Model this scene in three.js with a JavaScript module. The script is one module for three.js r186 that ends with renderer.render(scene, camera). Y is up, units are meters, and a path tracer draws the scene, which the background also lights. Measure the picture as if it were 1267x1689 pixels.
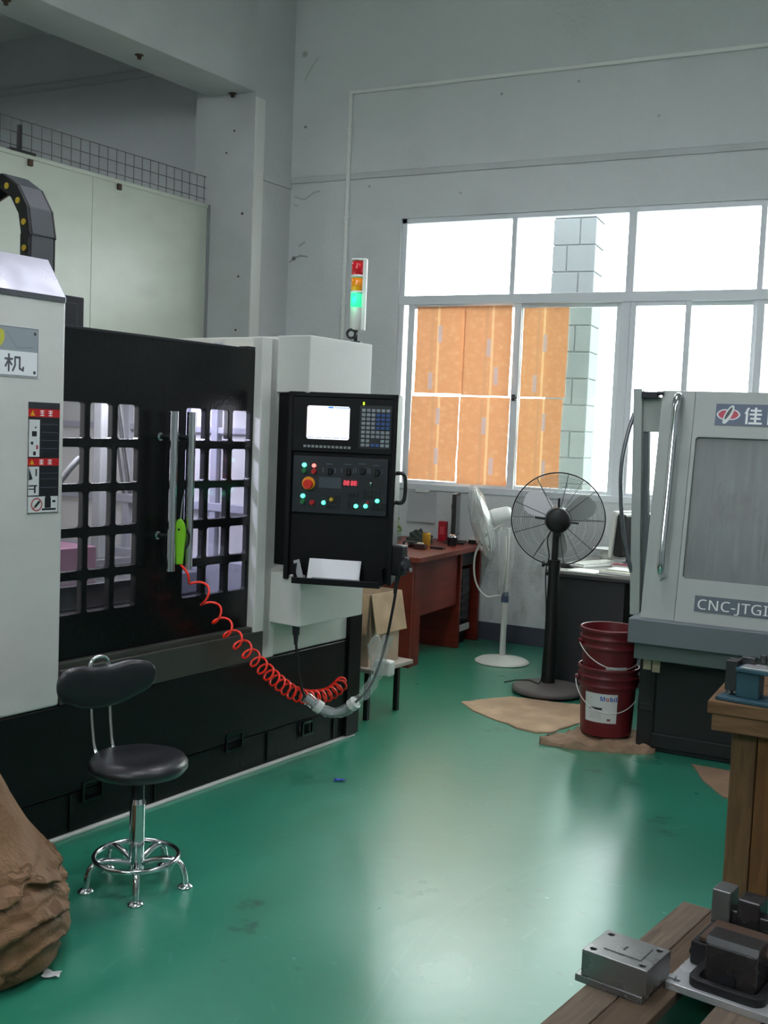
import * as THREE from 'three';
import { RoundedBoxGeometry } from 'three/addons/geometries/RoundedBoxGeometry.js';
import { mergeGeometries, mergeVertices } from 'three/addons/utils/BufferGeometryUtils.js';
import { RectAreaLightUniformsLib } from 'three/addons/lights/RectAreaLightUniformsLib.js';

// ------------------------------------------------------------------ camera, sky, exposure
const D = Math.PI / 180;
const scene = new THREE.Scene();
const camera = new THREE.PerspectiveCamera(2 * Math.atan(844.5 / 1800) / D, 1267 / 1689, 0.05, 100);
camera.position.set(0, 1.6, 0);
camera.rotation.order = 'YXZ';
camera.rotation.set(-4.3 * D, 26.5 * D, 2.35 * D);
scene.background = new THREE.Color().setRGB(0.97, 0.965, 1.0);
scene.backgroundIntensity = 13.0;
const renderer = new THREE.WebGLRenderer({ antialias: true });
renderer.toneMapping = THREE.LinearToneMapping;
renderer.toneMappingExposure = 1.12;
renderer.shadowMap.enabled = true;
RectAreaLightUniformsLib.init();
const LAMP = 75;           // fluorescent fixtures

// ------------------------------------------------------------------ random and noise
let seed = 12345;
const rnd = () => { seed = (seed * 1664525 + 1013904223) >>> 0; return seed / 4294967296; };
const rr = (a, b) => a + (b - a) * rnd();
const hash = (x, y, z, s) => { let h = Math.imul(x, 374761393) ^ Math.imul(y, 668265263) ^ Math.imul(z, 2147483647) ^ Math.imul(s, 1274126177); h = Math.imul(h ^ (h >>> 13), 1274126177); return ((h ^ (h >>> 16)) >>> 0) / 4294967296; };
const sm = (t) => t * t * (3 - 2 * t);
function vn3(x, y, z, s = 1) {
  const X = Math.floor(x), Y = Math.floor(y), Z = Math.floor(z), a = sm(x - X), b = sm(y - Y), c = sm(z - Z);
  const l = (p, q, t) => p + (q - p) * t, h = (i, j, k) => hash(X + i, Y + j, Z + k, s);
  return l(l(l(h(0, 0, 0), h(1, 0, 0), a), l(h(0, 1, 0), h(1, 1, 0), a), b), l(l(h(0, 0, 1), h(1, 0, 1), a), l(h(0, 1, 1), h(1, 1, 1), a), b), c);
}
function vnT(x, y, px, py, s) {          // tiling value noise
  const X = Math.floor(x), Y = Math.floor(y), a = sm(x - X), b = sm(y - Y), m = (v, p) => ((v % p) + p) % p;
  const h = (i, j) => hash(m(X + i, px), m(Y + j, py), 7, s);
  return (h(0, 0) * (1 - a) + h(1, 0) * a) * (1 - b) + (h(0, 1) * (1 - a) + h(1, 1) * a) * b;
}
const fbmT = (u, v, fx, fy, oct, s) => { let r = 0, a = 0.5, n = 0; for (let o = 0; o < oct; o++) { r += a * vnT(u * fx, v * fy, fx, fy, s + o); n += a; a *= 0.5; fx *= 2; fy *= 2; } return r / n; };
function dataTex(w, h, fn, srgb, repeat) {
  const d = new Uint8Array(w * h * 4);
  for (let j = 0; j < h; j++) for (let i = 0; i < w; i++) {
    const c = fn(i / w, j / h), k = (j * w + i) * 4;
    if (typeof c === 'number') d[k] = d[k + 1] = d[k + 2] = Math.max(0, Math.min(255, c * 255));
    else for (let q = 0; q < 3; q++) d[k + q] = Math.max(0, Math.min(255, c[q] * 255));
    d[k + 3] = 255;
  }
  const t = new THREE.DataTexture(d, w, h);
  t.magFilter = THREE.LinearFilter; t.minFilter = THREE.LinearMipmapLinearFilter; t.generateMipmaps = true;
  t.wrapS = t.wrapT = THREE.RepeatWrapping;
  if (srgb) t.colorSpace = THREE.SRGBColorSpace;
  if (repeat) t.repeat.set(repeat[0], repeat[1]);
  t.needsUpdate = true;
  return t;
}
function canvasTex(w, h, draw, srgb = true) {
  const c = document.createElement('canvas'); c.width = w; c.height = h;
  draw(c.getContext('2d'), w, h);
  const t = new THREE.CanvasTexture(c); t.anisotropy = 8;
  if (srgb) t.colorSpace = THREE.SRGBColorSpace;
  return t;
}
// ------------------------------------------------------------------ textures (uv are metres; repeat = 1 / size)
const R1 = (m) => [1 / m, 1 / m];
const grainBump = dataTex(256, 256, (u, v) => fbmT(u, v, 32, 32, 3, 3), false, R1(0.25));
const plasterBump = dataTex(512, 512, (u, v) => 0.6 * fbmT(u, v, 6, 6, 4, 11) + 0.4 * fbmT(u, v, 70, 70, 2, 21), false, R1(1.3));
const softBlotch = dataTex(256, 256, (u, v) => { const n = 0.9 + 0.1 * fbmT(u, v, 5, 5, 5, 31); return [n, n, n]; }, true, R1(1.7));
const paintWear = dataTex(256, 256, (u, v) => { const n = 0.93 + 0.07 * fbmT(u, v, 4, 8, 5, 41); return [n, n, n * 0.995]; }, true, R1(0.9));
const smearRough = dataTex(256, 256, (u, v) => 0.35 + 0.5 * fbmT(u, v, 6, 10, 5, 51), false, R1(0.6));
const woodTex = (a, b, fx, fy, s, size) => dataTex(256, 256, (u, v) => {
  const n = fbmT(u, v, fx, fy, 4, s), g = 0.5 + 0.5 * Math.sin((v * 6 + n * 2.6) * 6.283), k = Math.min(1, Math.max(0, 0.55 * n + 0.3 * g * 0.6 + 0.15));
  return [a[0] + (b[0] - a[0]) * k, a[1] + (b[1] - a[1]) * k, a[2] + (b[2] - a[2]) * k];
}, true, R1(size));
const plankTex = woodTex([0.30, 0.26, 0.22], [0.55, 0.48, 0.41], 4, 40, 61, 0.7);
const benchTex = woodTex([0.30, 0.20, 0.12], [0.56, 0.42, 0.28], 3, 30, 71, 0.6);
const deskTex = woodTex([0.34, 0.10, 0.06], [0.52, 0.18, 0.11], 3, 36, 81, 0.8);
const kraftTex = canvasTex(1536, 2048, (c, W, H) => {      // six sheets side by side: creases, taped seams and printed labels
  c.fillStyle = '#dc9b6e'; c.fillRect(0, 0, W, H);
  for (let i = 0; i < 2600; i++) { const x = rnd() * W, y = rnd() * H, r = rr(6, 60), g = c.createRadialGradient(x, y, 0, x, y, r), d = rnd() < 0.5; g.addColorStop(0, d ? 'rgba(200,146,104,0.13)' : 'rgba(248,212,172,0.13)'); g.addColorStop(1, 'rgba(220,158,114,0)'); c.fillStyle = g; c.fillRect(x - r, y - r, 2 * r, 2 * r); }
  for (let i = 0; i < 500; i++) { const x = rnd() * W, y = rnd() * H, a = rnd() * 6.28, l = rr(20, 130); c.strokeStyle = rnd() < 0.5 ? 'rgba(170,112,74,0.2)' : 'rgba(255,230,196,0.2)'; c.lineWidth = rr(1, 3); c.beginPath(); c.moveTo(x, y); c.quadraticCurveTo(x + Math.cos(a) * l * 0.5 + rr(-12, 12), y + Math.sin(a) * l * 0.5, x + Math.cos(a) * l, y + Math.sin(a) * l); c.stroke(); }
  for (let k = 0; k < 3; k++) for (let j = 0; j < 2; j++) { const x = k * 512, y = j * 1024, s = x + rr(215, 300); c.fillStyle = 'rgba(255,222,170,0.5)'; c.fillRect(s, y, 26, 1024); c.fillStyle = 'rgba(204,150,112,0.5)'; c.fillRect(s - 70, y, 36, 1024);
    for (let q = 0; q < 2; q++) { const ty = y + rr(80, 420) + q * 420, tx = s + rr(-110, 60); c.fillStyle = 'rgba(196,174,176,0.8)'; c.fillRect(tx, ty, 44, 200); c.fillStyle = 'rgba(150,112,112,0.35)'; for (let m = 0; m < 8; m++) c.fillRect(tx + 6, ty + 14 + m * 24, 32, 5); } }
});
const cartonTex = dataTex(256, 256, (u, v) => { const n = fbmT(u, v, 5, 5, 5, 101), f = fbmT(u, v, 60, 6, 2, 105); return [0.62 + 0.18 * n + 0.03 * f, 0.54 + 0.17 * n + 0.03 * f, 0.47 + 0.16 * n]; }, true, R1(0.6));
const sackTex = dataTex(512, 512, (u, v) => {
  const w = 0.5 + 0.06 * Math.sin(u * 6.283 * 120) + 0.06 * Math.sin(v * 6.283 * 120), n = fbmT(u, v, 4, 4, 5, 111), k = 0.5 * n + 0.2 * w;
  return [0.40 + 0.38 * k, 0.28 + 0.32 * k, 0.18 + 0.25 * k];
}, true, R1(0.7));

const glassSmear = canvasTex(512, 512, (c, W, H) => {        // coolant smears and streaks dried on the lathe window
  c.fillStyle = '#6d7574'; c.fillRect(0, 0, W, H);
  for (let i = 0; i < 260; i++) { const x = rnd() * W, y = rnd() * H, w = rr(4, 30), h = rr(40, 240); const g = c.createRadialGradient(x, y, 0, x, y, h); g.addColorStop(0, rnd() < 0.5 ? 'rgba(70,78,76,0.16)' : 'rgba(146,152,150,0.13)'); g.addColorStop(1, 'rgba(110,118,116,0)'); c.save(); c.translate(x, y); c.scale(w / h, 1); c.translate(-x, -y); c.fillStyle = g; c.fillRect(x - h, y - h, 2 * h, 2 * h); c.restore(); }
  for (let i = 0; i < 26; i++) { const x = rnd() * W, y = rnd() * H * 0.7, l = rr(60, 260); c.strokeStyle = `rgba(52,58,60,${rr(0.08, 0.2)})`; c.lineWidth = rr(2, 9); c.lineCap = 'round'; c.beginPath(); c.moveTo(x, y); c.bezierCurveTo(x + rr(-16, 16), y + l * 0.3, x + rr(-16, 16), y + l * 0.6, x + rr(-10, 10), y + l); c.stroke(); }
  for (let i = 0; i < 60; i++) { const x = rr(80, 220), y = rr(190, 300), r = rr(6, 26); c.fillStyle = 'rgba(60,66,72,0.045)'; c.beginPath(); c.ellipse(x, y, r, r * rr(0.8, 2), rnd(), 0, 7); c.fill(); }
});
// ------------------------------------------------------------------ materials
const std = (color, roughness = 0.6, o = {}) => new THREE.MeshStandardMaterial({ color, roughness, ...o });
const phy = (color, roughness = 0.6, o = {}) => new THREE.MeshPhysicalMaterial({ color, roughness, ...o });
const M = {
  plaster: std('#c9cccd', 0.92, { map: softBlotch, bumpMap: plasterBump, bumpScale: 0.004 }),
  ceiling: std('#d6d7d4', 0.95, { bumpMap: plasterBump, bumpScale: 0.003 }),
  wainscot: std('#4b4f5c', 0.7, { map: softBlotch }),
  panelWhite: phy('#cdd3c8', 0.32, { map: paintWear, bumpMap: grainBump, bumpScale: 0.0004 }),
  machineWhite: phy('#dededa', 0.34, { map: paintWear, bumpMap: grainBump, bumpScale: 0.0003, clearcoat: 0.3, clearcoatRoughness: 0.3 }),
  machineBlack: phy('#0b0c0e', 0.24, { bumpMap: grainBump, bumpScale: 0.0005 }),
  baseBlack: phy('#08090b', 0.42, { specularIntensity: 0.6, bumpMap: grainBump, bumpScale: 0.0006 }),
  consoleBlack: phy('#08090b', 0.5, { specularIntensity: 0.5, bumpMap: grainBump, bumpScale: 0.0003 }),
  plateBlue: std('#131922', 0.45),
  steel: std('#a8a9ac', 0.3, { metalness: 0.9, roughnessMap: smearRough }),
  brushed: std('#74767d', 0.5, { metalness: 0.7, roughnessMap: smearRough }),
  sillSteel: std('#5a5a55', 0.5, { metalness: 0.6, map: softBlotch }),
  chrome: std('#d8dadd', 0.12, { metalness: 1 }),
  darkSteel: std('#34343a', 0.45, { metalness: 0.5, map: softBlotch }),
  castIron: std('#2c2b2e', 0.6, { metalness: 0.4, map: softBlotch, bumpMap: grainBump, bumpScale: 0.001 }),
  rust: std('#5a4538', 0.75, { metalness: 0.2, map: softBlotch, bumpMap: grainBump, bumpScale: 0.001 }),
  dieSteel: std('#838282', 0.5, { metalness: 0.65, roughnessMap: smearRough }),
  darkDie: std('#535153', 0.42, { metalness: 0.7, roughnessMap: smearRough }),
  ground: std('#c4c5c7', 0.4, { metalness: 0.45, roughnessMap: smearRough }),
  alu: std('#d9dce1', 0.45),
  aluGreen: std('#6f9a88', 0.45),
  glass: phy('#f4faf8', 0.02, { transmission: 1, thickness: 0, ior: 1.5 }),
  glassGreen: phy('#edf7f0', 0.02, { transmission: 1, thickness: 0, ior: 1.5 }),
  pane: phy('#d5d6de', 0.1, { transmission: 1, thickness: 0, ior: 1.5 }),
  latheGlass: phy('#ffffff', 0.3, { transmission: 0.35, thickness: 0, ior: 1.5, map: glassSmear }),
  paneBlue: phy('#cfd0e2', 0.1, { transmission: 1, thickness: 0, ior: 1.5 }),
  kraft: phy('#ffffff', 0.95, { map: kraftTex, transmission: 0.13, thickness: 0 }),
  latheGrey: std('#a9afac', 0.42, { map: paintWear, bumpMap: grainBump, bumpScale: 0.0003 }),
  latheDark: std('#6b7378', 0.5, { map: softBlotch }),
  latheBand: std('#56625f', 0.55, { map: softBlotch }),
  latheBase: std('#121617', 0.6, { map: softBlotch }),
  rubber: std('#121214', 0.7),
  vinyl: phy('#1f1f24', 0.3, { bumpMap: grainBump, bumpScale: 0.0006, clearcoat: 0.25, clearcoatRoughness: 0.35 }),
  red: std('#b3181c', 0.35), redHose: phy('#ff2a12', 0.3, { clearcoat: 0.4, clearcoatRoughness: 0.2 }),
  bucketRed: phy('#6c1820', 0.42, { map: softBlotch }), wire: std('#c9c6c4', 0.35, { metalness: 0.7 }),
  lime: std('#7fc423', 0.4), paper: std('#dcdcdc', 0.9), paperWhite: std('#f2f2f0', 0.9),
  carton: std('#ffffff', 0.9, { map: cartonTex, bumpMap: grainBump, bumpScale: 0.001 }),
  sack: std('#ffffff', 0.6, { map: sackTex, bumpMap: grainBump, bumpScale: 0.002 }),
  plank: std('#ffffff', 0.85, { map: plankTex, bumpMap: plankTex, bumpScale: 0.0015 }),
  plankB: std('#d9cdc0', 0.85, { map: plankTex, bumpMap: plankTex, bumpScale: 0.0015 }),
  bench: std('#ffffff', 0.75, { map: benchTex, bumpMap: benchTex, bumpScale: 0.001 }),
  benchPale: std('#fff1dc', 0.8, { map: benchTex, color: '#ffe9c8' }),
  desk: phy('#ffffff', 0.4, { map: deskTex }),
  deskDark: std('#2e2d33', 0.5, { map: softBlotch }), deskTopGrey: std('#8d8a88', 0.45),
  white: std('#dfe0de', 0.45), offWhite: std('#cfcfca', 0.5), grey: std('#8f9294', 0.5), blueGrey: std('#4d5a78', 0.45),
  vise: std('#2f5563', 0.5, { map: softBlotch, bumpMap: grainBump, bumpScale: 0.001 }),
  film: phy('#f4f5f5', 0.18, { transmission: 0.88, thickness: 0, side: THREE.DoubleSide }),
  black: std('#101012', 0.45), blackGloss: std('#0c0c0f', 0.2), yellow: std('#e0a812', 0.4), amber: std('#ff9a10', 0.3),
  concrete: std('#676a6d', 0.9, { map: softBlotch }), yard: std('#8f918c', 0.95), green: std('#5f7d3e', 0.7), gold: std('#b98a2a', 0.35, { metalness: 0.5 }),
  blade: std('#dadcdd', 0.4, { metalness: 0.3 }),
  innerGrey: std('#a9abb4', 0.5), creamInside: std('#e3dfd6', 0.5), pinkish: std('#7d5a6c', 0.5),
};
const glow = (hex, k, base = hex) => new THREE.MeshStandardMaterial({ color: base, emissive: hex, emissiveIntensity: k, roughness: 0.4 });

// ------------------------------------------------------------------ geometry helpers
function uvm(g) {                        // uv in metres by the dominant axis of the normal
  const p = g.attributes.position, n = g.attributes.normal, a = new Float32Array(p.count * 2);
  for (let i = 0; i < p.count; i++) {
    const x = Math.abs(n.getX(i)), y = Math.abs(n.getY(i)), z = Math.abs(n.getZ(i));
    if (x >= y && x >= z) { a[2 * i] = p.getZ(i); a[2 * i + 1] = p.getY(i); }
    else if (y >= z) { a[2 * i] = p.getX(i); a[2 * i + 1] = p.getZ(i); }
    else { a[2 * i] = p.getX(i); a[2 * i + 1] = p.getY(i); }
  }
  g.setAttribute('uv', new THREE.BufferAttribute(a, 2));
  return g;
}
const merge = (list) => mergeGeometries(list.map((g) => { const h = g.index ? g.toNonIndexed() : g.clone(); for (const k of Object.keys(h.attributes)) if (!['position', 'normal', 'uv'].includes(k)) h.deleteAttribute(k); if (!h.attributes.uv) h.setAttribute('uv', new THREE.BufferAttribute(new Float32Array(h.attributes.position.count * 2), 2)); return h; }), false);
function bx(x0, x1, y0, y1, z0, z1, r = 0.004) {   // box by its limits, softly bevelled
  const w = Math.abs(x1 - x0), h = Math.abs(y1 - y0), d = Math.abs(z1 - z0), q = Math.min(r, w * 0.45, h * 0.45, d * 0.45);
  const g = q > 0 ? new RoundedBoxGeometry(w, h, d, 2, q) : new THREE.BoxGeometry(w, h, d);
  g.translate((x0 + x1) / 2, (y0 + y1) / 2, (z0 + z1) / 2);
  return uvm(g);
}
const V = (x, y, z) => new THREE.Vector3(x, y, z);
function cyl(r0, r1, a, b, seg = 24) {   // cylinder from a to b
  const A = V(...a), B = V(...b), d = B.clone().sub(A), g = new THREE.CylinderGeometry(r1, r0, d.length(), seg, 1);
  g.applyQuaternion(new THREE.Quaternion().setFromUnitVectors(V(0, 1, 0), d.clone().normalize()));
  const m = A.add(B).multiplyScalar(0.5); g.translate(m.x, m.y, m.z);
  return g;
}
const tube = (pts, r, n = 48, seg = 10, closed = false) => new THREE.TubeGeometry(new THREE.CatmullRomCurve3(pts.map((p) => V(...p)), closed, 'centripetal'), n, r, seg, closed);
const lathe = (pts, seg = 40) => new THREE.LatheGeometry(pts.map((p) => new THREE.Vector2(p[0], p[1])), seg);
function rrect(x0, y0, x1, y1, r, P = THREE.Shape) {
  const s = new P(); s.moveTo(x0 + r, y0); s.lineTo(x1 - r, y0); s.absarc(x1 - r, y0 + r, r, -Math.PI / 2, 0); s.lineTo(x1, y1 - r); s.absarc(x1 - r, y1 - r, r, 0, Math.PI / 2);
  s.lineTo(x0 + r, y1); s.absarc(x0 + r, y1 - r, r, Math.PI / 2, Math.PI); s.lineTo(x0, y0 + r); s.absarc(x0 + r, y0 + r, r, Math.PI, 1.5 * Math.PI); return s;
}
const poly = (pts) => new THREE.Shape(pts.map((p) => new THREE.Vector2(p[0], p[1])));
const ext = (shape, depth, bevel = 0, curve = 8) => uvm(new THREE.ExtrudeGeometry(shape, { depth, bevelEnabled: bevel > 0, bevelThickness: bevel, bevelSize: bevel, bevelSegments: 2, curveSegments: curve, steps: 1 }));
const sideX = (g, x) => uvm(g.rotateY(Math.PI / 2).translate(x, 0, 0));   // drawn as (s, y): s becomes -z, depth becomes +x from x
const floorX = (g, y) => uvm(g.rotateX(-Math.PI / 2).translate(0, y, 0)); // drawn as (x, -z): depth becomes +y from y

// ------------------------------------------------------------------ scene helpers
const used = new Map();
function numbered(n) { const k = used.get(n) || 0; used.set(n, k + 1); return k ? n + '_' + String(k).padStart(3, '0') : n; }
function thing(name, label, category, [x, y, z] = [0, 0, 0], turn = 0, group) {
  const o = new THREE.Group(); o.name = numbered(name); scene.add(o); o.position.set(x, y, z); o.rotation.y = turn * D;
  o.userData = { label, category }; if (group) o.userData.group = group; return o;
}
function part(parent, name, geo, mat, label) {
  const m = new THREE.Mesh(Array.isArray(geo) ? merge(geo) : geo, mat); m.name = name; m.castShadow = m.receiveShadow = true;
  if (label) m.userData.label = label; parent.add(m); return m;
}
function single(name, label, category, geo, mat, pos = [0, 0, 0], turn = 0, group) {   // a thing that is one mesh
  const m = part(scene, numbered(name), geo, mat, label); m.position.set(...pos); m.rotation.y = turn * D; m.userData.category = category; if (group) m.userData.group = group; return m;
}
function struct(name, label, geo, mat) {
  const o = geo ? part(scene, name, geo, mat, label) : new THREE.Group();
  if (!geo) { o.name = name; o.userData.label = label; scene.add(o); }
  o.userData.kind = 'structure'; o.userData.category = name.split('_')[0]; return o;
}
function sub(parent, name, pos = [0, 0, 0], turn = 0, label) { const g = new THREE.Group(); g.name = name; g.position.set(...pos); g.rotation.y = turn * D; if (label) g.userData.label = label; parent.add(g); return g; }

// ================================================================== THE ROOM
const ZW = -7.92, TOP = 5.16;
// floor: green epoxy
{
  const FX0 = -9.7, FX1 = 3.4, FZ0 = -8.16, FZ1 = 3.2, W = 2048, H = 1776;
  const px = (x) => (x - FX0) / (FX1 - FX0) * W, pz = (z) => (z - FZ0) / (FZ1 - FZ0) * H;
  const map = canvasTex(W, H, (c) => {
    c.fillStyle = '#2b896d'; c.fillRect(0, 0, W, H);
    for (let i = 0; i < 900; i++) { const x = rnd() * W, y = rnd() * H, r = rr(10, 90); const g = c.createRadialGradient(x, y, 0, x, y, r); const d = rnd() < 0.5; g.addColorStop(0, d ? 'rgba(22,92,70,0.08)' : 'rgba(58,146,122,0.08)'); g.addColorStop(1, 'rgba(30,112,88,0)'); c.fillStyle = g; c.fillRect(x - r, y - r, 2 * r, 2 * r); }
    for (let i = 0; i < 160; i++) { const x = px(rr(-3.2, 0)), y = pz(rr(-7.5, -1.8)), r = rr(0.6, 2.2); c.fillStyle = `rgba(14,60,44,${rr(0.08, 0.26)})`; c.beginPath(); c.ellipse(x, y, r * rr(0.7, 1.8), r, rnd() * 3, 0, 7); c.fill(); }
    // scuffed oil marks seen on the floor
    for (const [x, z, r] of [[-1.92, -3.0, 7], [-1.86, -2.85, 6], [-1.35, -5.1, 6], [-1.15, -5.0, 5], [-0.9, -4.6, 8], [-2.0, -5.5, 7], [-0.85, -4.45, 6]]) for (let k = 0; k < 9; k++) { c.fillStyle = 'rgba(12,58,42,0.28)'; c.beginPath(); c.ellipse(px(x) + rr(-r, r), pz(z) + rr(-r, r), rr(1, r * 0.7), rr(1, r * 0.5), rnd() * 3, 0, 7); c.fill(); }
    c.lineCap = 'round';
    // worn wheel arcs
    for (const [off, a] of [[0, 0.1], [0.05, 0.07], [-0.02, 0.05]]) { c.strokeStyle = `rgba(190,215,205,${a})`; c.lineWidth = 1.2; c.beginPath(); [[-1.26, -2.5], [-1.33, -2.85], [-1.36, -3.15], [-1.31, -3.5], [-1.22, -3.8], [-1.07, -4.12], [-0.9, -4.4]].forEach(([x, z], i) => (i ? c.lineTo(px(x + off), pz(z)) : c.moveTo(px(x + off), pz(z)))); c.stroke(); }
    for (let i = 0; i < 130; i++) { const x = px(rr(-2.6, -0.3)), y = pz(rr(-5.5, -1.6)), a = rnd() * 6.28, l = rr(2, 16); c.strokeStyle = `rgba(200,220,212,${rr(0.06, 0.22)})`; c.lineWidth = rr(0.6, 1.4); c.beginPath(); c.moveTo(x, y); c.lineTo(x + Math.cos(a) * l, y + Math.sin(a) * l); c.stroke(); }
    for (let i = 0; i < 90; i++) { c.fillStyle = `rgba(215,225,220,${rr(0.2, 0.6)})`; c.fillRect(px(rr(-2.6, -0.5)), pz(rr(-6, -1.8)), rr(0.8, 2), rr(0.8, 2)); }
  });
  const bump = dataTex(512, 512, (u, v) => 0.7 * fbmT(u, v, 5, 5, 3, 131) + 0.3 * fbmT(u, v, 50, 50, 2, 135), false, [4, 3.5]);
  const rough = dataTex(512, 512, (u, v) => 0.62 + 0.38 * fbmT(u, v, 8, 8, 5, 141), false, [5, 4.5]);
  const g = new THREE.BoxGeometry(FX1 - FX0, 0.2, FZ1 - FZ0); g.translate((FX0 + FX1) / 2, -0.1, (FZ0 + FZ1) / 2);
  const p = g.attributes.position, uv = g.attributes.uv;
  for (let i = 0; i < p.count; i++) uv.setXY(i, (p.getX(i) - FX0) / (FX1 - FX0), 1 - (p.getZ(i) - FZ0) / (FZ1 - FZ0));
  struct('floor', 'glossy green epoxy floor with scuffs and oil marks', g, phy('#ffffff', 0.4, { map, bumpMap: bump, bumpScale: 0.004, roughnessMap: rough, ior: 1.6, clearcoat: 1, clearcoatRoughness: 0.28 }));
}
struct('ceiling', 'white plastered ceiling slab', bx(-9.7, 3.4, TOP, TOP + 0.2, -8.16, 3.2, 0), M.ceiling);
// window wall
const WX0 = -3.9, WX1 = -0.2, WY0 = 1.135, WY1 = 3.28;
{
  const W = 2048, H = 840, X0 = -9.7, X1 = 3.4;
  const px = (x) => (x - X0) / (X1 - X0) * W, py = (y) => (1 - y / TOP) * H;
  const map = canvasTex(W, H, (c) => {
    c.fillStyle = '#cdd0d1'; c.fillRect(0, 0, W, H);
    for (let i = 0; i < 700; i++) { const x = rnd() * W, y = rnd() * H, r = rr(8, 60), g = c.createRadialGradient(x, y, 0, x, y, r); g.addColorStop(0, rnd() < 0.5 ? 'rgba(150,150,148,0.06)' : 'rgba(225,228,230,0.08)'); g.addColorStop(1, 'rgba(200,200,200,0)'); c.fillStyle = g; c.fillRect(x - r, y - r, 2 * r, 2 * r); }
    c.lineCap = 'round';
    const crack = (pts, a, w) => { c.strokeStyle = `rgba(70,68,64,${a})`; c.lineWidth = w; c.beginPath(); pts.forEach(([x, y], i) => (i ? c.lineTo(px(x), py(y)) : c.moveTo(px(x), py(y)))); c.stroke(); };
    crack([[-4.93, 2.97], [-4.89, 3.0], [-4.83, 3.02], [-4.76, 3.01]], 0.5, 1.6); crack([[-4.84, 3.1], [-4.79, 3.13]], 0.45, 1.5);
    crack([[-4.9, 3.51], [-4.85, 3.49], [-4.8, 3.48], [-4.72, 3.53], [-4.66, 3.54]], 0.35, 1.5); crack([[-4.9, 3.44], [-4.87, 3.43]], 0.3, 1.4);
    crack([[-4.84, 4.45], [-4.77, 4.56], [-4.72, 4.62]], 0.3, 1.3);
    for (const [x, y, r, a] of [[-4.89, 3.0, 3, 0.5], [-4.82, 4.07, 1.8, 0.6], [-4.98, 2.72, 1.3, 0.6], [-4.2, 3.55, 1.3, 0.4], [-3.1, 4.17, 1.5, 0.4], [-2.5, 4.2, 1.3, 0.4], [-1.9, 3.9, 1.4, 0.3], [-4.85, 4.66, 4, 0.25], [-3.4, 3.45, 1.4, 0.3]]) { c.fillStyle = `rgba(60,52,46,${a})`; c.beginPath(); c.arc(px(x), py(y), r, 0, 7); c.fill(); }
    // scuffs and grime stains low on the wall
    for (let i = 0; i < 160; i++) { const x = px(rr(-3.3, -1.2)), y = py(rr(0.15, 0.7)); c.fillStyle = `rgba(110,106,100,${rr(0.03, 0.12)})`; c.beginPath(); c.ellipse(x, y, rr(1, 7), rr(2, 18), 0, 0, 7); c.fill(); }
  });
  const s = poly([[X0, 0], [X1, 0], [X1, TOP], [X0, TOP]]);
  s.holes.push(new THREE.Path([[WX0, WY0], [WX0, WY1], [WX1, WY1], [WX1, WY0]].map((p) => new THREE.Vector2(...p))));
  const g = new THREE.ExtrudeGeometry(s, { depth: 0.24, bevelEnabled: false }); g.translate(0, 0, ZW - 0.24);
  const p = g.attributes.position, uv = g.attributes.uv;
  for (let i = 0; i < p.count; i++) uv.setXY(i, (p.getX(i) - X0) / (X1 - X0), p.getY(i) / TOP);
  const bp = plasterBump.clone(); bp.repeat.set(10, 4); bp.needsUpdate = true;
  struct('wall_back', 'white plastered wall with hairline cracks around the large window', g, std('#ffffff', 0.92, { map, bumpMap: bp, bumpScale: 0.004 }));
}
struct('wall_right', 'plain white wall beyond the right of the view', bx(3.2, 3.4, 0, TOP, ZW, 3.2, 0), M.plaster);
{ // opposite wall; its unseen high windows are added to light camera-side surfaces
  const s = poly([[-9.7, 0], [3.4, 0], [3.4, TOP], [-9.7, TOP]]); s.holes.push(new THREE.Path([[-3.6, 3.5], [-3.6, 4.5], [0.4, 4.5], [0.4, 3.5]].map((p) => new THREE.Vector2(...p))));
  const g = ext(s, 0.2); g.translate(0, 0, 3.0); struct('wall_front', 'plain white wall with added high windows behind the viewer', uvm(g), M.plaster);
  const w = struct('window_2', 'added unseen row of high aluminium windows in the wall behind the viewer');
  for (let k = 0; k <= 4; k++) part(w, 'mullion', bx(-3.6 + k * 0.99, -3.56 + k * 0.99, 3.5, 4.5, 3.06, 3.12, 0.004), M.alu);
  for (const y of [3.5, 4.45]) part(w, 'rail', bx(-3.6, 0.4, y, y + 0.05, 3.06, 3.12, 0.004), M.alu);
  for (let k = 0; k < 4; k++) part(w, 'pane', bx(-3.56 + k * 0.99, -2.61 + k * 0.99, 3.55, 4.45, 3.088, 3.092, 0), M.glass);
}
struct('wall_side', 'grey wall of the bay behind the partition', bx(-9.7, -9.5, 0, TOP, ZW, 3.0, 0), M.plaster);
struct('baseboard_back', 'dark painted skirting band along the window wall', bx(-4.92, 3.2, 0, 0.14, ZW, ZW + 0.012, 0.003), M.wainscot);
struct('trim_1', 'thin plaster ledge running above the window', bx(-4.94, 3.2, 3.61, 3.66, ZW, ZW + 0.016, 0.006), M.plaster);
struct('trim_2', 'pale plaster ledge on the wall of the far bay', bx(-9.5, -5.6, 4.64, 4.70, ZW, ZW + 0.03, 0.006), M.plaster);
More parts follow.
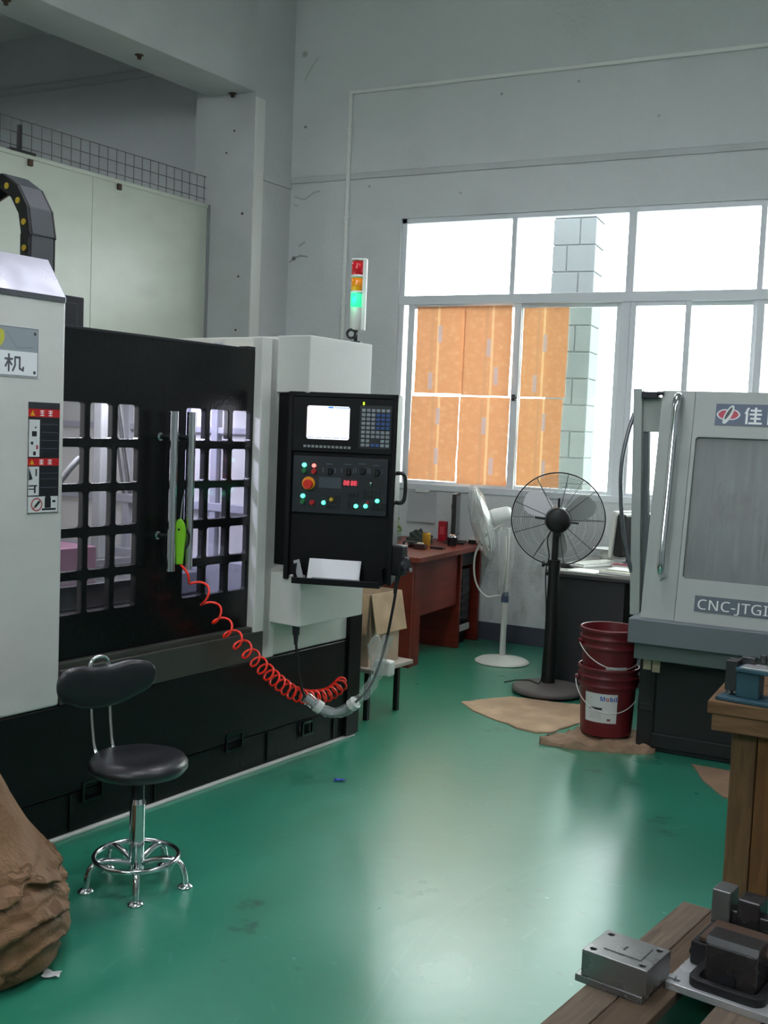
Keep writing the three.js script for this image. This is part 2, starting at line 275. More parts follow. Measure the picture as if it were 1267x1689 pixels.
// column and beam share the slightly turned direction of the left side
{
  const t = 7.5 * D, run = (z) => [-5.005 + Math.tan(t) * -(z + 7.45), z];
  const s = poly([run(-7.45), run(ZW), [-5.58, ZW], [-5.58, -7.45]].map(([x, z]) => [x, -z]));
  struct('wall_column', 'square plastered concrete column in the corner', floorX(ext(s, TOP - 0.004), 0), M.plaster);
  const col = scene.getObjectByName('wall_column');
  part(col, 'corner_bead', floorX(ext(poly([[run(-7.452)[0], 7.452], [run(-7.56)[0], 7.56], [run(-7.56)[0] + 0.009, 7.56], [run(-7.452)[0] + 0.009, 7.452]]), 4.2), 0.0), M.ceiling, 'pale plaster corner strip');
  for (const [x, y, r] of [[-5.10, 3.29, 0.012], [-5.12, 2.79, 0.01], [-5.13, 2.36, 0.01], [-5.2, 3.95, 0.009], [-5.27, 3.78, 0.008]]) part(col, 'rust_spot', cyl(r, r * 0.8, [x, y, -7.451], [x, y, -7.446], 10), M.rust);
  const led = poly([[run(-7.56)[0], 7.56], [run(ZW)[0], -ZW], [run(ZW)[0] + 0.016, -ZW], [run(-7.56)[0] + 0.016, 7.56]]);
  struct('trim_3', 'plaster ledge returning along the side of the column', floorX(ext(led, 0.05), 3.57), M.plaster);
  const beam = struct('wall_beam', 'deep plastered ceiling beam running from the column with stained hanger spots', bx(-0.44, 0, 4.235, TOP - 0.002, 0, 11, 0.006), M.plaster);
  beam.position.set(-5.0, 0, -7.45); beam.rotation.y = -7.5 * D;
  // rusty bolt stumps under the beam
  for (const z of [0.06, 1.06, 2.2]) { const b = part(beam, 'bolt_stump', [cyl(0.014, 0.02, [-0.2, 4.205, z], [-0.2, 4.236, z], 10), cyl(0.03, 0.036, [-0.2, 4.232, z], [-0.2, 4.2365, z], 14)], M.rust, 'rusty bolt stump'); b.userData.label = 'rusty bolt stump'; }
}
// partition of white sheet panels with wire mesh on top
{
  const w = struct('wall_partition', 'white steel panel partition topped with wire mesh'); w.position.set(-5.43, 0, -7.44); w.rotation.y = -7.5 * D;
  for (let k = 0; k < 8; k++) part(w, 'panel', bx(-0.04, 0, 0.02, 3.36, k * 1.2 + 0.004, k * 1.2 + 1.196, 0.004), M.panelWhite);
  part(w, 'top_rail', bx(-0.055, 0.012, 3.345, 3.375, 0, 9.6, 0.004), M.panelWhite);
  part(w, 'end_channel', bx(-0.05, 0.015, 0.02, 3.375, -0.014, 0.012, 0.002), M.grey);
  part(w, 'cover_strip', [0, 1, 2, 3, 4, 5].map((k) => bx(-0.01, 0.004, 0.02, 3.345, (k + 1) * 1.2 - 0.006, (k + 1) * 1.2 + 0.006, 0.001)), M.panelWhite);
  const wires = [];
  for (let k = 0; k < 110; k++) wires.push(cyl(0.003, 0.003, [-0.02, 3.37, 0.03 + k * 0.085], [-0.02, 3.60, 0.03 + k * 0.085], 5));
  for (let j = 0; j < 3; j++) wires.push(cyl(0.003, 0.003, [-0.02, 3.42 + j * 0.088, 0.01], [-0.02, 3.42 + j * 0.088, 9.4], 5));
  part(w, 'wire_mesh', wires, M.meshWire = std('#5a5553', 0.6), 'welded wire mesh');
  for (const z of [0.96, 1.76]) part(w, 'clip', bx(0, 0.02, 3.30, 3.345, z - 0.018, z + 0.018, 0.003), M.rust);
  part(w, 'post', [cyl(0.018, 0.018, [-0.02, 3.37, 1.83], [-0.02, 3.56, 1.83], 10), bx(-0.05, 0.02, 3.372, 3.39, 1.72, 1.93, 0.003)], M.black, 'short dark upright rod');
}
// conduit on the wall
{
  const c = thing('cable_conduit', 'white plastic cable conduit bending across the upper window wall', 'conduit', [-4.39, 0, ZW + 0.003]);
  part(c, 'conduit_riser', bx(-0.016, 0.016, 0.6, 4.31, 0, 0.022, 0.006), M.white);
  part(c, 'conduit_run', bx(-0.016, 7.4, 4.285, 4.315, 0, 0.024, 0.006), M.white);
  for (const y of [1.6, 2.6, 3.3, 4.0]) part(c, 'clip', bx(-0.024, 0.024, y, y + 0.018, 0, 0.026, 0.003), M.white);
}
// ------------------------------------------------------------------ window_1
{
  const w = struct('window_1', 'large aluminium sliding window with fixed lights above'); const z0 = ZW - 0.09, z1 = ZW - 0.02;
  const bar = (name, x0, x1, y0, y1, a = z0, b = z1, m = M.alu) => part(w, name, bx(x0, x1, y0, y1, a, b, 0.004), m);
  bar('frame', WX0, WX0 + 0.045, WY0, WY1); bar('frame', WX1 - 0.045, WX1, WY0, WY1); bar('frame', WX0, WX1, WY1 - 0.04, WY1); bar('sill_rail', WX0, WX1, WY0, WY0 + 0.05, z0, ZW + 0.01);
  bar('transom', WX0, WX1, 2.600, 2.672, z0, z1 + 0.012);
  const ups = [-3.855, -2.95, -2.047, -1.143, -0.245];
  for (let i = 1; i < 4; i++) bar('mullion', ups[i] - (i === 2 ? 0.03 : 0.02), ups[i] + (i === 2 ? 0.03 : 0.02), 2.67, WY1 - 0.03);
  for (let i = 0; i < 4; i++) part(w, 'pane', bx(ups[i] + 0.02, ups[i + 1] - 0.02, 2.672, 3.24, ZW - 0.06, ZW - 0.055, 0), M.glass);
  bar('mullion', -2.10, -2.03, WY0, 2.61);
  // sliding sashes: two tracks, each a frame with its pane
  const sash = (x0, x1, zz, gl, st = 0.05) => {
    const f = sub(w, 'sash'), a = zz - 0.014, b = zz + 0.014, y0 = 1.165, y1 = 2.605;
    part(f, 'stile', bx(x0, x0 + st, y0, y1, a, b, 0.003), M.alu); part(f, 'stile', bx(x1 - st, x1, y0, y1, a, b, 0.003), M.alu);
    part(f, 'rail', bx(x0 + st, x1 - st, y0, y0 + 0.045, a, b, 0.003), M.alu); part(f, 'rail', bx(x0 + st, x1 - st, y1 - 0.035, y1, a, b, 0.003), M.alu);
    part(f, 'pane', bx(x0 + st - 0.005, x1 - st + 0.005, y0 + 0.04, y1 - 0.03, zz - 0.0025, zz + 0.0025, 0), gl);
  };
  sash(-3.815, -2.865, ZW - 0.038, M.glass, 0.055); sash(-2.915, -2.085, ZW - 0.072, M.glassGreen, 0.055);
  sash(-2.03, -1.595, ZW - 0.038, M.glass, 0.042); sash(-1.64, -1.14, ZW - 0.072, M.glassGreen, 0.042); sash(-1.15, -0.245, ZW - 0.038, M.glass, 0.05);
  part(w, 'latch', [bx(-2.905, -2.88, 1.86, 1.91, ZW - 0.025, ZW - 0.005, 0.004), cyl(0.008, 0.008, [-2.893, 1.885, ZW - 0.01], [-2.86, 1.885, ZW + 0.012], 8)], M.black, 'small dark latch');
}
// kraft paper taped on the panes
{
  const sheet = (x0, x1, y0, y1, z, label, k, dull) => {
    const nx = 16, ny = 24, g = new THREE.PlaneGeometry(x1 - x0, y1 - y0, nx, ny), p = g.attributes.position;
    for (let i = 0; i < p.count; i++) { const X = p.getX(i), Y = p.getY(i); p.setZ(i, 0.007 * (vn3(X * 7 + k * 9, Y * 6, k, 5) - 0.5) + 0.005 * (vn3(X * 20 + k, Y * 16, k, 6) - 0.5)); if (Math.abs(Math.abs(X) - (x1 - x0) / 2) < 1e-4) p.setX(i, X + 0.008 * (vn3(Y * 6, k, 3, 8) - 0.5)); }
    g.computeVertexNormals(); g.translate((x0 + x1) / 2, (y0 + y1) / 2, z); uvm(g);
    g.translate(-(x0 + x1) / 2, -y0, -z); { const q = g.attributes.position, uv = g.attributes.uv; for (let i = 0; i < q.count; i++) uv.setXY(i, (q.getX(i) / (x1 - x0) + 0.5) * 0.33 + (k % 3) * 0.333, (q.getY(i) / (y1 - y0)) * 0.5 + (k > 3 ? 0.5 : 0)); }
    single('paper_sheet', label, 'paper', g, M.kraft, [(x0 + x1) / 2, y0, z], 0, 'kraft paper sheets on the window');
  };
  const zA = ZW - 0.020, zB = ZW - 0.056;
  sheet(-3.735, -3.316, 1.905, 2.585, zA, 'brown kraft paper on the window, top left of the left pane', 1);
  sheet(-3.322, -2.93, 1.895, 2.585, zA + 0.009, 'brown kraft paper on the window, top right of the left pane', 2);
  sheet(-3.755, -3.341, 1.215, 1.882, zA, 'brown kraft paper on the window, bottom left of the left pane', 3);
  sheet(-3.335, -2.92, 1.205, 1.885, zA, 'brown kraft paper on the window, bottom right of the left pane', 4);
  sheet(-2.855, -2.50, 1.895, 2.57, zB, 'brown kraft paper on the upper part of the second pane', 5);
  sheet(-2.855, -2.515, 1.215, 1.885, zB, 'brown kraft paper on the lower part of the second pane', 6);
}
// outside: yard and block pillar
struct('ground_outside', 'pale concrete yard outside the window', bx(-30, 30, -0.7, -0.21, -40, 40, 0), M.yard);
{
  const p = thing('block_pillar', 'grey block pillar standing outside behind the second pane', 'pillar', [-2.95, -0.21, -9.6], 4);
  part(p, 'mortar_core', bx(-0.18, 0.18, 0, 5.6, -0.18, 0.18, 0), M.concrete);
  for (let k = 0; k < 24; k++) { const y = 0.004 + k * 0.233, c = k % 2 ? 0.05 : -0.06; part(p, 'block', bx(-0.19, c - 0.004, y, y + 0.225, -0.19, 0.19, 0.008), M.concrete); part(p, 'block', bx(c + 0.004, 0.19, y, y + 0.225, -0.19, 0.19, 0.008), M.concrete); }
}
// ------------------------------------------------------------------ fluorescent lamps under the ceiling
M.tubeGlow = glow('#f4f8ff', 6, '#ffffff');
function lamp(x, y, z, turn, label) {
  const t = thing('fluorescent_lamp', label, 'lamp', [x, y, z], turn, 'twin tube ceiling lamps');
  part(t, 'housing', bx(-0.62, 0.62, 0.02, 0.07, -0.09, 0.09, 0.006), M.white);
  for (const s of [-1, 1]) { part(t, 'tube', cyl(0.014, 0.014, [-0.58, 0, s * 0.05], [0.58, 0, s * 0.05], 12), M.tubeGlow); for (const e of [-0.59, 0.59]) part(t, 'cap', cyl(0.016, 0.016, [e - 0.01, 0, s * 0.05], [e + 0.01, 0, s * 0.05], 12), M.grey); part(t, 'hanger', cyl(0.003, 0.003, [s * 0.5, 0.07, 0], [s * 0.5, TOP - y, 0], 6), M.grey); }
  const l = new THREE.RectAreaLight('#f6f5ff', LAMP, 1.16, 0.12); l.position.set(0, -0.02, 0); l.rotation.x = -Math.PI / 2; l.name = 'lamp_light'; t.add(l);
}
lamp(-1.95, 4.5, -4.75, 82, 'twin tube fluorescent lamp hanging above the aisle by the lathe');
lamp(-1.5, 4.1, -1.9, 82, 'twin tube fluorescent lamp hanging above the near end of the aisle');
lamp(-7.4, 4.6, -4.6, 82, 'added unseen twin tube lamp brightening the bay behind the partition');  // unseen lamp, added to brighten the far bay wall
lamp(1.2, 4.5, -3.2, 82, 'twin tube fluorescent lamp hanging over the bench side');
// ================================================================== MACHINING CENTRE ON THE LEFT
// local frame: x = out of its front, -z = away along the front, s = -z
const mc = thing('machining_center', 'large white and black machining centre with latticed window doors along the left', 'machine', [-2.863, 0, -2.971], -7.5);
{
  // base
  const b = part(mc, 'base', [bx(-1.6, -0.012, 0.012, 0.165, -2.03, 1.5, 0.004), bx(-1.6, 0, 0.172, 0.52, -2.03, 1.5, 0.006)], M.baseBlack, 'black base skirt');
  part(mc, 'floor_strip', bx(-1.58, 0.006, 0, 0.011, -2.02, 1.5, 0.003), M.offWhite, 'pale strip where the base meets the floor');
  for (const s of [-0.75, 0.16, 0.60, 1.32, 1.84]) part(b, 'joint_cover', bx(-0.014, -0.004, 0.02, 0.16, -s - 0.004, -s + 0.004, 0.001), M.machineBlack);
  for (const [s0, s1, y0, y1] of [[0.208, 0.316, 0.115, 0.2], [1.02, 1.137, 0.13, 0.215], [1.57, 1.66, 0.085, 0.16]]) {
    const sh = rrect(s0, y0, s1, y1, 0.01); sh.holes.push(rrect(s0 + 0.012, y0 + 0.012, s1 - 0.012, y1 - 0.012, 0.005, THREE.Path));
    part(b, 'latch_frame', sideX(ext(sh, 0.012), -0.006), M.machineBlack);
  }
  part(mc, 'corner_strip', bx(-0.3, 0.012, 0.016, 0.648, -2.035, -1.926, 0.004), M.baseBlack, 'black corner strip');
  // left cover with plate and stickers
  const cov = part(mc, 'side_cover', bx(-0.5, 0, 0.522, 2.02, -0.092, 1.5, 0.012), M.machineWhite, 'plain white front cover');
  const capS = poly([[0, 2.016], [0, 2.03], [-0.1, 2.167], [-0.40, 2.185], [-0.40, 2.016]]);
  const cg = ext(capS, 1.56, 0.004); cg.translate(0, 0, -0.084); part(mc, 'hood', uvm(cg), M.brushed, 'sloped brushed metal hood');
  // doors: lattice of rounded lights
  const rows = [[0.849, 0.983], [1.014, 1.147], [1.18, 1.32], [1.348, 1.49], [1.52, 1.66]];
  const door = (s0, s1, cols, handleS, label) => {
    const d = sub(mc, 'door', [0, 0, 0], 0, label), sh = poly([[s0, 0.678], [s1, 0.678], [s1, 1.928], [s0, 1.928]]);
    for (const [a, b2] of cols) for (const [y0, y1] of rows) sh.holes.push(rrect(a, y0, b2, y1, 0.014, THREE.Path));
    part(d, 'door_frame', sideX(ext(sh, 0.026, 0.002, 5), -0.072), M.machineBlack);
    for (const [a, b2] of cols) for (const [y0, y1] of rows) part(d, 'pane', bx(-0.0515, -0.0475, y0 + 0.0006, y1 - 0.0006, -b2 + 0.0006, -a - 0.0006, 0), s0 > 0.5 ? M.paneBlue : M.pane);
    part(d, 'handle', [cyl(0.019, 0.019, [0.038, 0.99, -handleS], [0.038, 1.64, -handleS], 20), ...[1.13, 1.535].map((y) => cyl(0.011, 0.011, [-0.045, y, -handleS], [0.038, y, -handleS], 14)), ...[1.13, 1.535].map((y) => cyl(0.017, 0.017, [-0.046, y, -handleS], [-0.036, y, -handleS], 14))], M.chrome, 'long chrome bar handle');
    return d;
  };
  door(0.0, 0.631, [[-0.0, 0.0], [0.112, 0.228], [0.25, 0.366], [0.387, 0.503]].slice(1), 0.612, 'left latticed door');
  door(0.634, 1.252, [[0.764, 0.886], [0.908, 1.03], [1.053, 1.177]], 0.712, 'right latticed door');
  part(mc, 'door_track', [bx(-0.09, -0.05, 1.93, 1.94, -1.26, -0.05, 0.002), bx(-0.10, -0.045, 1.928, 1.948, -1.25, -1.14, 0.003)], M.darkSteel, 'dark top track of the doors');
  part(mc, 'sill', [bx(-0.12, 0.004, 0.522, 0.655, -1.252, -0.094, 0.004), bx(-0.12, -0.012, 0.655, 0.677, -1.252, -0.094, 0.002)], M.sillSteel, 'dull steel chip sill below the doors');
  // right column of the enclosure
  part(mc, 'door_post', bx(-0.06, 0, 0.56, 1.995, -1.30, -1.19, 0.006), M.machineWhite);
  part(mc, 'enclosure_end', [bx(-1.6, -0.012, 0.522, 2.005, -2.03, -1.302, 0.008), bx(-0.05, 0, 0.522, 1.995, -1.335, -1.25, 0.004)], M.machineWhite, 'white end of the enclosure');
  part(mc, 'enclosure_back', bx(-1.6, -1.55, 0.52, 2.03, -1.3, 1.5, 0.004), M.creamInside);
  part(mc, 'enclosure_end', bx(-1.55, -0.5, 0.52, 2.0, 0.25, 0.3, 0.004), M.creamInside);
  part(mc, 'upper_box', bx(-0.01, 0.182, 1.752, 2.008, -1.785, -1.30, 0.005), M.machineWhite, 'white box projecting above the console');
  const lbS = poly([[1.30, 0.70], [1.80, 0.70], [1.80, 0.925], [1.30, 0.925]]);
  part(mc, 'lower_box', [bx(-0.01, 0.176, 0.688, 0.925, -1.795, -1.30, 0.006)], M.machineWhite, 'white box projecting below the console');
  part(mc, 'console_bracket', bx(-0.005, 0.13, 0.96, 1.748, -1.42, -1.315, 0.006), M.consoleBlack);
  // inside: table, way covers, column, pipe, nozzle, work lamp
  part(mc, 'machine_table', [bx(-1.35, -0.35, 0.80, 0.90, -1.22, 0.1, 0.006), ...[0, 1, 2, 3].map((k) => bx(-1.35 + k * 0.03, -0.3 + k * 0.0, 0.62 + k * 0.045, 0.66 + k * 0.045, -1.28, 0.1, 0.003))], M.steel, 'steel table and way covers inside');
  part(mc, 'spindle_column', [bx(-1.5, -1.1, 0.9, 2.0, -0.4, -0.1, 0.01), bx(-0.72, -0.66, 0.95, 1.98, -0.93, -0.85, 0.01)], M.grey, 'grey column inside');
  part(mc, 'coolant_pipe', [cyl(0.014, 0.014, [-0.7, 1.75, -0.965], [-0.7, 1.25, -1.07], 14), cyl(0.01, 0.01, [-0.7, 1.75, -0.93], [-0.7, 1.25, -1.03], 14)], M.steel);
  part(mc, 'nozzle', tube([[-0.42, 1.30, -0.38], [-0.41, 1.34, -0.42], [-0.4, 1.39, -0.46], [-0.4, 1.43, -0.505]], 0.014, 20, 8), M.grey);
  part(mc, 'workpiece', bx(-0.9, -0.55, 0.9, 1.03, -0.74, -0.45, 0.006), M.pinkish); part(mc, 'fixture_rail', [bx(-0.68, -0.62, 0.9, 0.955, -1.2, -0.6, 0.004), bx(-0.6, -0.54, 0.9, 0.92, -1.2, -0.5, 0.004)], M.steel);
  for (const x of [-0.36, -0.56, -0.76, -0.96]) part(mc, 'inner_rib', bx(x - 0.02, x + 0.02, 0.9, 1.98, -1.302, -1.275, 0.004), M.innerGrey);
  part(mc, 'inner_rail', [bx(-1.5, -0.1, 1.18, 1.22, -1.3, -1.27, 0.004), bx(-1.5, -0.1, 1.55, 1.58, -1.3, -1.28, 0.004)], M.innerGrey); part(mc, 'inner_skirt', bx(-1.5, -0.09, 0.62, 0.95, -1.302, -1.25, 0.006), M.innerGrey);
  const wl = part(mc, 'work_lamp', bx(-0.5, -0.42, 1.88, 1.92, -1.1, -0.3, 0.006), M.white);
  part(wl, 'work_lamp_tube', bx(-0.49, -0.43, 1.872, 1.88, -1.08, -0.32, 0.002), glow('#f2f6ff', 3, '#ffffff'));
  const wlight = new THREE.RectAreaLight('#f6f2ec', 200, 0.74, 0.06); wlight.position.set(-0.46, 1.865, -0.7); wlight.rotation.set(-Math.PI / 2, 0, Math.PI / 2); wlight.name = 'work_light'; mc.add(wlight);
  // dark cabinet on top and the cable chain
  part(mc, 'junction_box', [bx(-0.62, -0.5, 1.9, 2.11, -0.60, -0.28, 0.006), bx(-0.502, -0.495, 1.93, 2.08, -0.56, -0.33, 0.002)], M.darkSteel, 'dark junction box');
  const ch = sub(mc, 'cable_chain', [0, 0, 0], 0, 'black cable carrier chain with yellow pins');
  const R = 0.25, cx = -0.30 - R, cy = 2.293, N = 7;
  M.plateChain = std('#4a4d52', 0.5); M.pinYellow = std('#b79a2c', 0.5);
  const link = (px, py, a) => { const pl = (g) => g.rotateZ(a).translate(px, py, -0.22);
    for (const s of [-1, 1]) part(ch, 'side_plate', pl(bx(-0.058, -0.002, -0.058, 0.058, s * 0.057 - 0.006, s * 0.057 + 0.006, 0.004)), M.black);
    part(ch, 'link_lid', pl(bx(-0.012, 0.0, -0.054, 0.054, -0.051, 0.051, 0.004)), M.plateChain); part(ch, 'pin', pl(cyl(0.012, 0.012, [-0.03, 0, 0.062], [-0.03, 0, 0.067], 14)), M.pinYellow); };
  for (let k = 0; k < 2; k++) link(-0.30, 2.135 + 0.105 * k, 0);
  for (let k = 0; k < N; k++) { const a = (k + 0.5) * 0.42; link(cx + R * Math.cos(a), cy + R * Math.sin(a), a); }
  for (let k = 0; k < 3; k++) link(cx - R, cy - 0.03 - 0.105 * k, Math.PI);
  // name plate and stickers on the cover
  const plate = canvasTex(512, 256, (c, w, h) => {
    c.fillStyle = '#eef0f2'; c.fillRect(0, 0, w, h); c.fillStyle = '#98a0a6'; c.fillRect(180, 8, w - 188, h * 0.46);
    c.fillStyle = '#7c868e'; c.fillRect(180, 8, 40, h * 0.46); c.fillStyle = '#c9c64e'; c.beginPath(); c.ellipse(262, 64, 26, 44, 0.2, 0, 7); c.fill(); c.fillStyle = '#b8b24a'; c.fillRect(205, 40, 26, 70);
    c.strokeStyle = '#8a9298'; c.lineWidth = 6; c.beginPath(); c.moveTo(300, 30); c.lineTo(370, 110); c.lineTo(480, 100); c.stroke();
    c.fillStyle = '#d9404a'; c.beginPath(); c.arc(60, 96, 34, 0, 7); c.fill();
    c.strokeStyle = '#55585e'; c.lineWidth = 11; c.lineCap = 'round';
    const L = (...q) => { c.beginPath(); for (let i = 0; i < q.length; i += 2) (i ? c.lineTo(q[i], q[i + 1]) : c.moveTo(q[i], q[i + 1])); c.stroke(); };
    L(70, 150, 70, 225); L(40, 170, 100, 170); L(165, 150, 165, 225); L(140, 165, 190, 165); L(150, 195, 182, 195); L(140, 225, 190, 225);
    // ji: tree radical and table
    L(318, 146, 318, 228); L(296, 168, 340, 168); L(318, 170, 298, 205); L(318, 172, 336, 196); L(358, 158, 358, 200, 344, 226); L(358, 158, 388, 158, 388, 214, 410, 222, 412, 208);
    c.strokeStyle = '#6d7278'; c.lineWidth = 5; c.strokeRect(5, 5, w - 10, h - 10); for (const [x, y] of [[w - 26, 30], [w - 26, h - 26]]) { c.fillStyle = '#4a4d52'; c.beginPath(); c.arc(x, y, 9, 0, 7); c.fill(); }
  });
  const onCover = (name, z0, z1, y0, y1, tex, label) => { const g = new THREE.BoxGeometry(z1 - z0, y1 - y0, 0.003); g.rotateY(Math.PI / 2); g.translate(0.0015, (y0 + y1) / 2, (z0 + z1) / 2); part(cov, name, g, std('#ffffff', 0.35, { map: tex }), label); };
  onCover('name_plate', 0.03, 0.36, 1.733, 1.907, plate, 'bright name plate');
  const warn = canvasTex(256, 768, (c, w, h) => {
    c.fillStyle = '#1b1e24'; c.fillRect(0, 0, w, h); c.fillStyle = '#31343a'; c.fillRect(0, 0, w, 44);
    const bar = (y, hh) => { c.fillStyle = '#c21d24'; c.fillRect(0, y, w, hh); c.fillStyle = '#e0a51c'; c.beginPath(); c.moveTo(12, y + hh - 8); c.lineTo(52, y + hh - 8); c.lineTo(32, y + 8); c.fill(); c.fillStyle = '#f2e6e2'; for (const x of [92, 162]) { c.fillRect(x, y + 10, 34, 7); c.fillRect(x, y + 24, 34, 6); c.fillRect(x, y + hh - 16, 34, 7); c.fillRect(x + 13, y + 8, 8, hh - 16); } };
    bar(46, 56); bar(386, 52);
    c.fillStyle = '#dcdedd'; c.fillRect(4, 120, 88, 256); c.fillRect(4, 444, 88, 200); c.fillRect(4, 652, w - 8, 112);
    c.fillStyle = '#22252b'; c.fillRect(28, 200, 40, 36); c.fillRect(52, 168, 12, 12); c.fillRect(20, 272, 20, 20); c.fillRect(40, 340, 22, 26); c.fillStyle = '#a23a40'; c.fillRect(64, 296, 16, 28);
    c.fillStyle = '#22252b'; c.beginPath(); c.moveTo(8, 450); c.lineTo(40, 530); c.lineTo(8, 540); c.fill(); c.fillRect(62, 460, 12, 50); c.fillRect(8, 572, 70, 10); c.fillRect(8, 596, 50, 8); c.fillRect(52, 572, 14, 56);
    c.strokeStyle = '#4b5260'; c.lineWidth = 5; for (const y of [150, 206, 262, 318, 490, 530, 590]) { c.beginPath(); c.moveTo(104, y); c.lineTo(246, y); c.stroke(); }
    c.strokeStyle = '#b54850'; c.lineWidth = 9; c.beginPath(); c.arc(76, 708, 42, 0, 7); c.moveTo(48, 738); c.lineTo(106, 678); c.stroke(); c.fillStyle = '#1c1f24'; c.fillRect(142, 664, 52, 70); c.beginPath(); c.arc(168, 666, 24, 0, 7); c.fill(); c.fillRect(120, 736, 116, 14); c.fillRect(206, 680, 26, 16); c.save(); c.translate(80, 706); c.rotate(-0.8); c.fillRect(-26, -9, 54, 18); c.restore();
  });
  onCover('warning_sticker', -0.068, 0.068, 1.25, 1.648, warn, 'red and black warning sticker');
}
// ------------------------------------------------------------------ control console (part of the machining centre)
{
  const con = sub(mc, 'control_console', [0.22, 0, -1.33], 24.3, 'black operator console turned to the aisle');
  const F = 0;    // front plane z = 0, body behind
  part(con, 'housing', [bx(-0.14, 0.36, 0.905, 1.757, -0.14, -0.02, 0.01), bx(-0.14, -0.118, 0.905, 1.757, -0.03, 0.004, 0.004), bx(0.338, 0.36, 0.905, 1.757, -0.03, 0.004, 0.004), bx(-0.14, 0.36, 1.735, 1.757, -0.03, 0.004, 0.004)], M.consoleBlack);
  const bz = rrect(-0.118, 1.492, 0.338, 1.735, 0.004); bz.holes.push(rrect(-0.058, 1.545, 0.143, 1.698, 0.012, THREE.Path));
  const bg = ext(bz, 0.014, 0.002); bg.translate(0, 0, -0.018); part(con, 'display_bezel', uvm(bg), M.consoleBlack);
  const scr = canvasTex(512, 384, (c, w, h) => { c.fillStyle = '#f8f8ff'; c.fillRect(0, 0, w, h); c.fillStyle = '#3f7ad0'; c.fillRect(250, 8, 60, 20); c.fillStyle = '#8fa8d8'; c.fillRect(320, 10, 180, 16); c.fillStyle = '#c8ccda'; c.fillRect(0, 318, w, 3); c.fillStyle = '#9fa8c0'; for (let i = 0; i < 5; i++) c.fillRect(10 + i * 100, 356, 80, 14); });
  const sg = new THREE.BoxGeometry(0.2, 0.152, 0.004); sg.translate(0.0425, 1.6215, -0.014);
  part(con, 'screen', sg, new THREE.MeshStandardMaterial({ color: '#101010', roughness: 0.3, emissive: '#ffffff', emissiveMap: scr, emissiveIntensity: 1.5 }), 'lit white screen');
  const sl = new THREE.RectAreaLight('#f2f4ff', 1.2, 0.19, 0.14); sl.position.set(0.0425, 1.6215, 0.004); sl.rotation.y = Math.PI; sl.name = 'screen_light'; con.add(sl);
  part(con, 'softkeys', Array.from({ length: 12 }, (_, i) => bx(-0.066 + i * 0.0185, -0.053 + i * 0.0185, 1.508, 1.519, -0.004, 0.001, 0.001)), M.grey);
  part(con, 'keypad_plate', bx(0.186, 0.332, 1.512, 1.705, -0.006, -0.001, 0.002), M.plateBlue);
  const keys = { a: [], b: [] };
  for (let r = 0; r < 9; r++) for (let k = 0; k < 6; k++) { if (r === 7 && (k === 2 || k === 3)) continue; const x = 0.197 + k * 0.0222, y = 1.676 - r * 0.0193; (k >= 3 && r > 0 && r < 5 || (r === 8 && k > 1 && k < 4) ? keys.b : keys.a).push(bx(x, x + 0.017, y, y + 0.014, -0.003, 0.004, 0.002)); }
  part(con, 'grey_keys', keys.a, std('#8b9398', 0.5), 'grey keypad keys'); part(con, 'blue_keys', keys.b, std('#33528f', 0.5), 'blue keypad keys');
  part(con, 'status_light', bx(0.2, 0.208, 1.706, 1.72, -0.004, 0.003, 0.002), glow('#c8e82c', 1));
  part(con, 'operator_plate', bx(-0.112, 0.326, 1.212, 1.47, -0.022, -0.002, 0.004), M.plateBlue);
  const btn = (x, y, r, m, name = 'button', label) => part(con, name, [cyl(r * 1.15, r * 1.1, [x, y, -0.004], [x, y, 0.004], 16), cyl(r, r * 0.9, [x, y, 0.004], [x, y, 0.014], 16)], m, label);
  const gG = glow('#3dffc0', 2.2, '#bfffe8'), gR = glow('#ff6a60', 2, '#ff9a90'), dG = std('#1c6b38', 0.4), dR = std('#b01a20', 0.4);
  btn(-0.058, 1.428, 0.009, gG, 'lit_button', 'lit green button'); btn(-0.013, 1.427, 0.008, gR, 'lit_button', 'lit red button'); btn(-0.058, 1.402, 0.011, dG); btn(-0.013, 1.4, 0.011, dR);
  btn(-0.06, 1.288, 0.009, gG, 'lit_button', 'lit green button'); btn(-0.06, 1.262, 0.011, dG); btn(-0.016, 1.26, 0.011, dR);
  for (const [x, y] of [[0.037, 1.262], [0.186, 1.254], [0.23, 1.256], [0.282, 1.282]]) btn(x, y, 0.0085, gG, 'lit_button', 'lit green button');
  btn(0.073, 1.278, 0.009, std('#b59a28', 0.5), 'button', 'yellow button'); btn(0.24, 1.272, 0.006, dR);
  part(con, 'emergency_stop_collar', cyl(0.031, 0.029, [-0.036, 1.346, -0.004], [-0.036, 1.346, 0.006], 28), std('#e8941c', 0.4));
  part(con, 'emergency_stop', [cyl(0.014, 0.014, [-0.036, 1.344, 0.004], [-0.036, 1.344, 0.02], 20), cyl(0.022, 0.02, [-0.034, 1.343, 0.018], [-0.034, 1.343, 0.032], 26)], std('#d4281c', 0.35), 'red mushroom button');
  for (const [x, y] of [[0.057, 1.405], [0.141, 1.407], [0.207, 1.412], [0.271, 1.408]]) part(con, 'selector_knob', [cyl(0.017, 0.014, [x, y, -0.003], [x, y, 0.014], 20), bx(x - 0.003, x + 0.003, y - 0.012, y + 0.014, 0.012, 0.022, 0.001)], M.black);
  for (const [x, y] of [[0.057, 1.405], [0.141, 1.407], [0.207, 1.412], [0.271, 1.408]]) part(con, 'dial_print', [bx(x - 0.016, x + 0.016, y + 0.03, y + 0.034, -0.003, -0.0012, 0), bx(x - 0.03, x - 0.026, y - 0.008, y + 0.016, -0.003, -0.0012, 0), bx(x + 0.026, x + 0.03, y - 0.008, y + 0.016, -0.003, -0.0012, 0)], std('#59616a', 0.6));
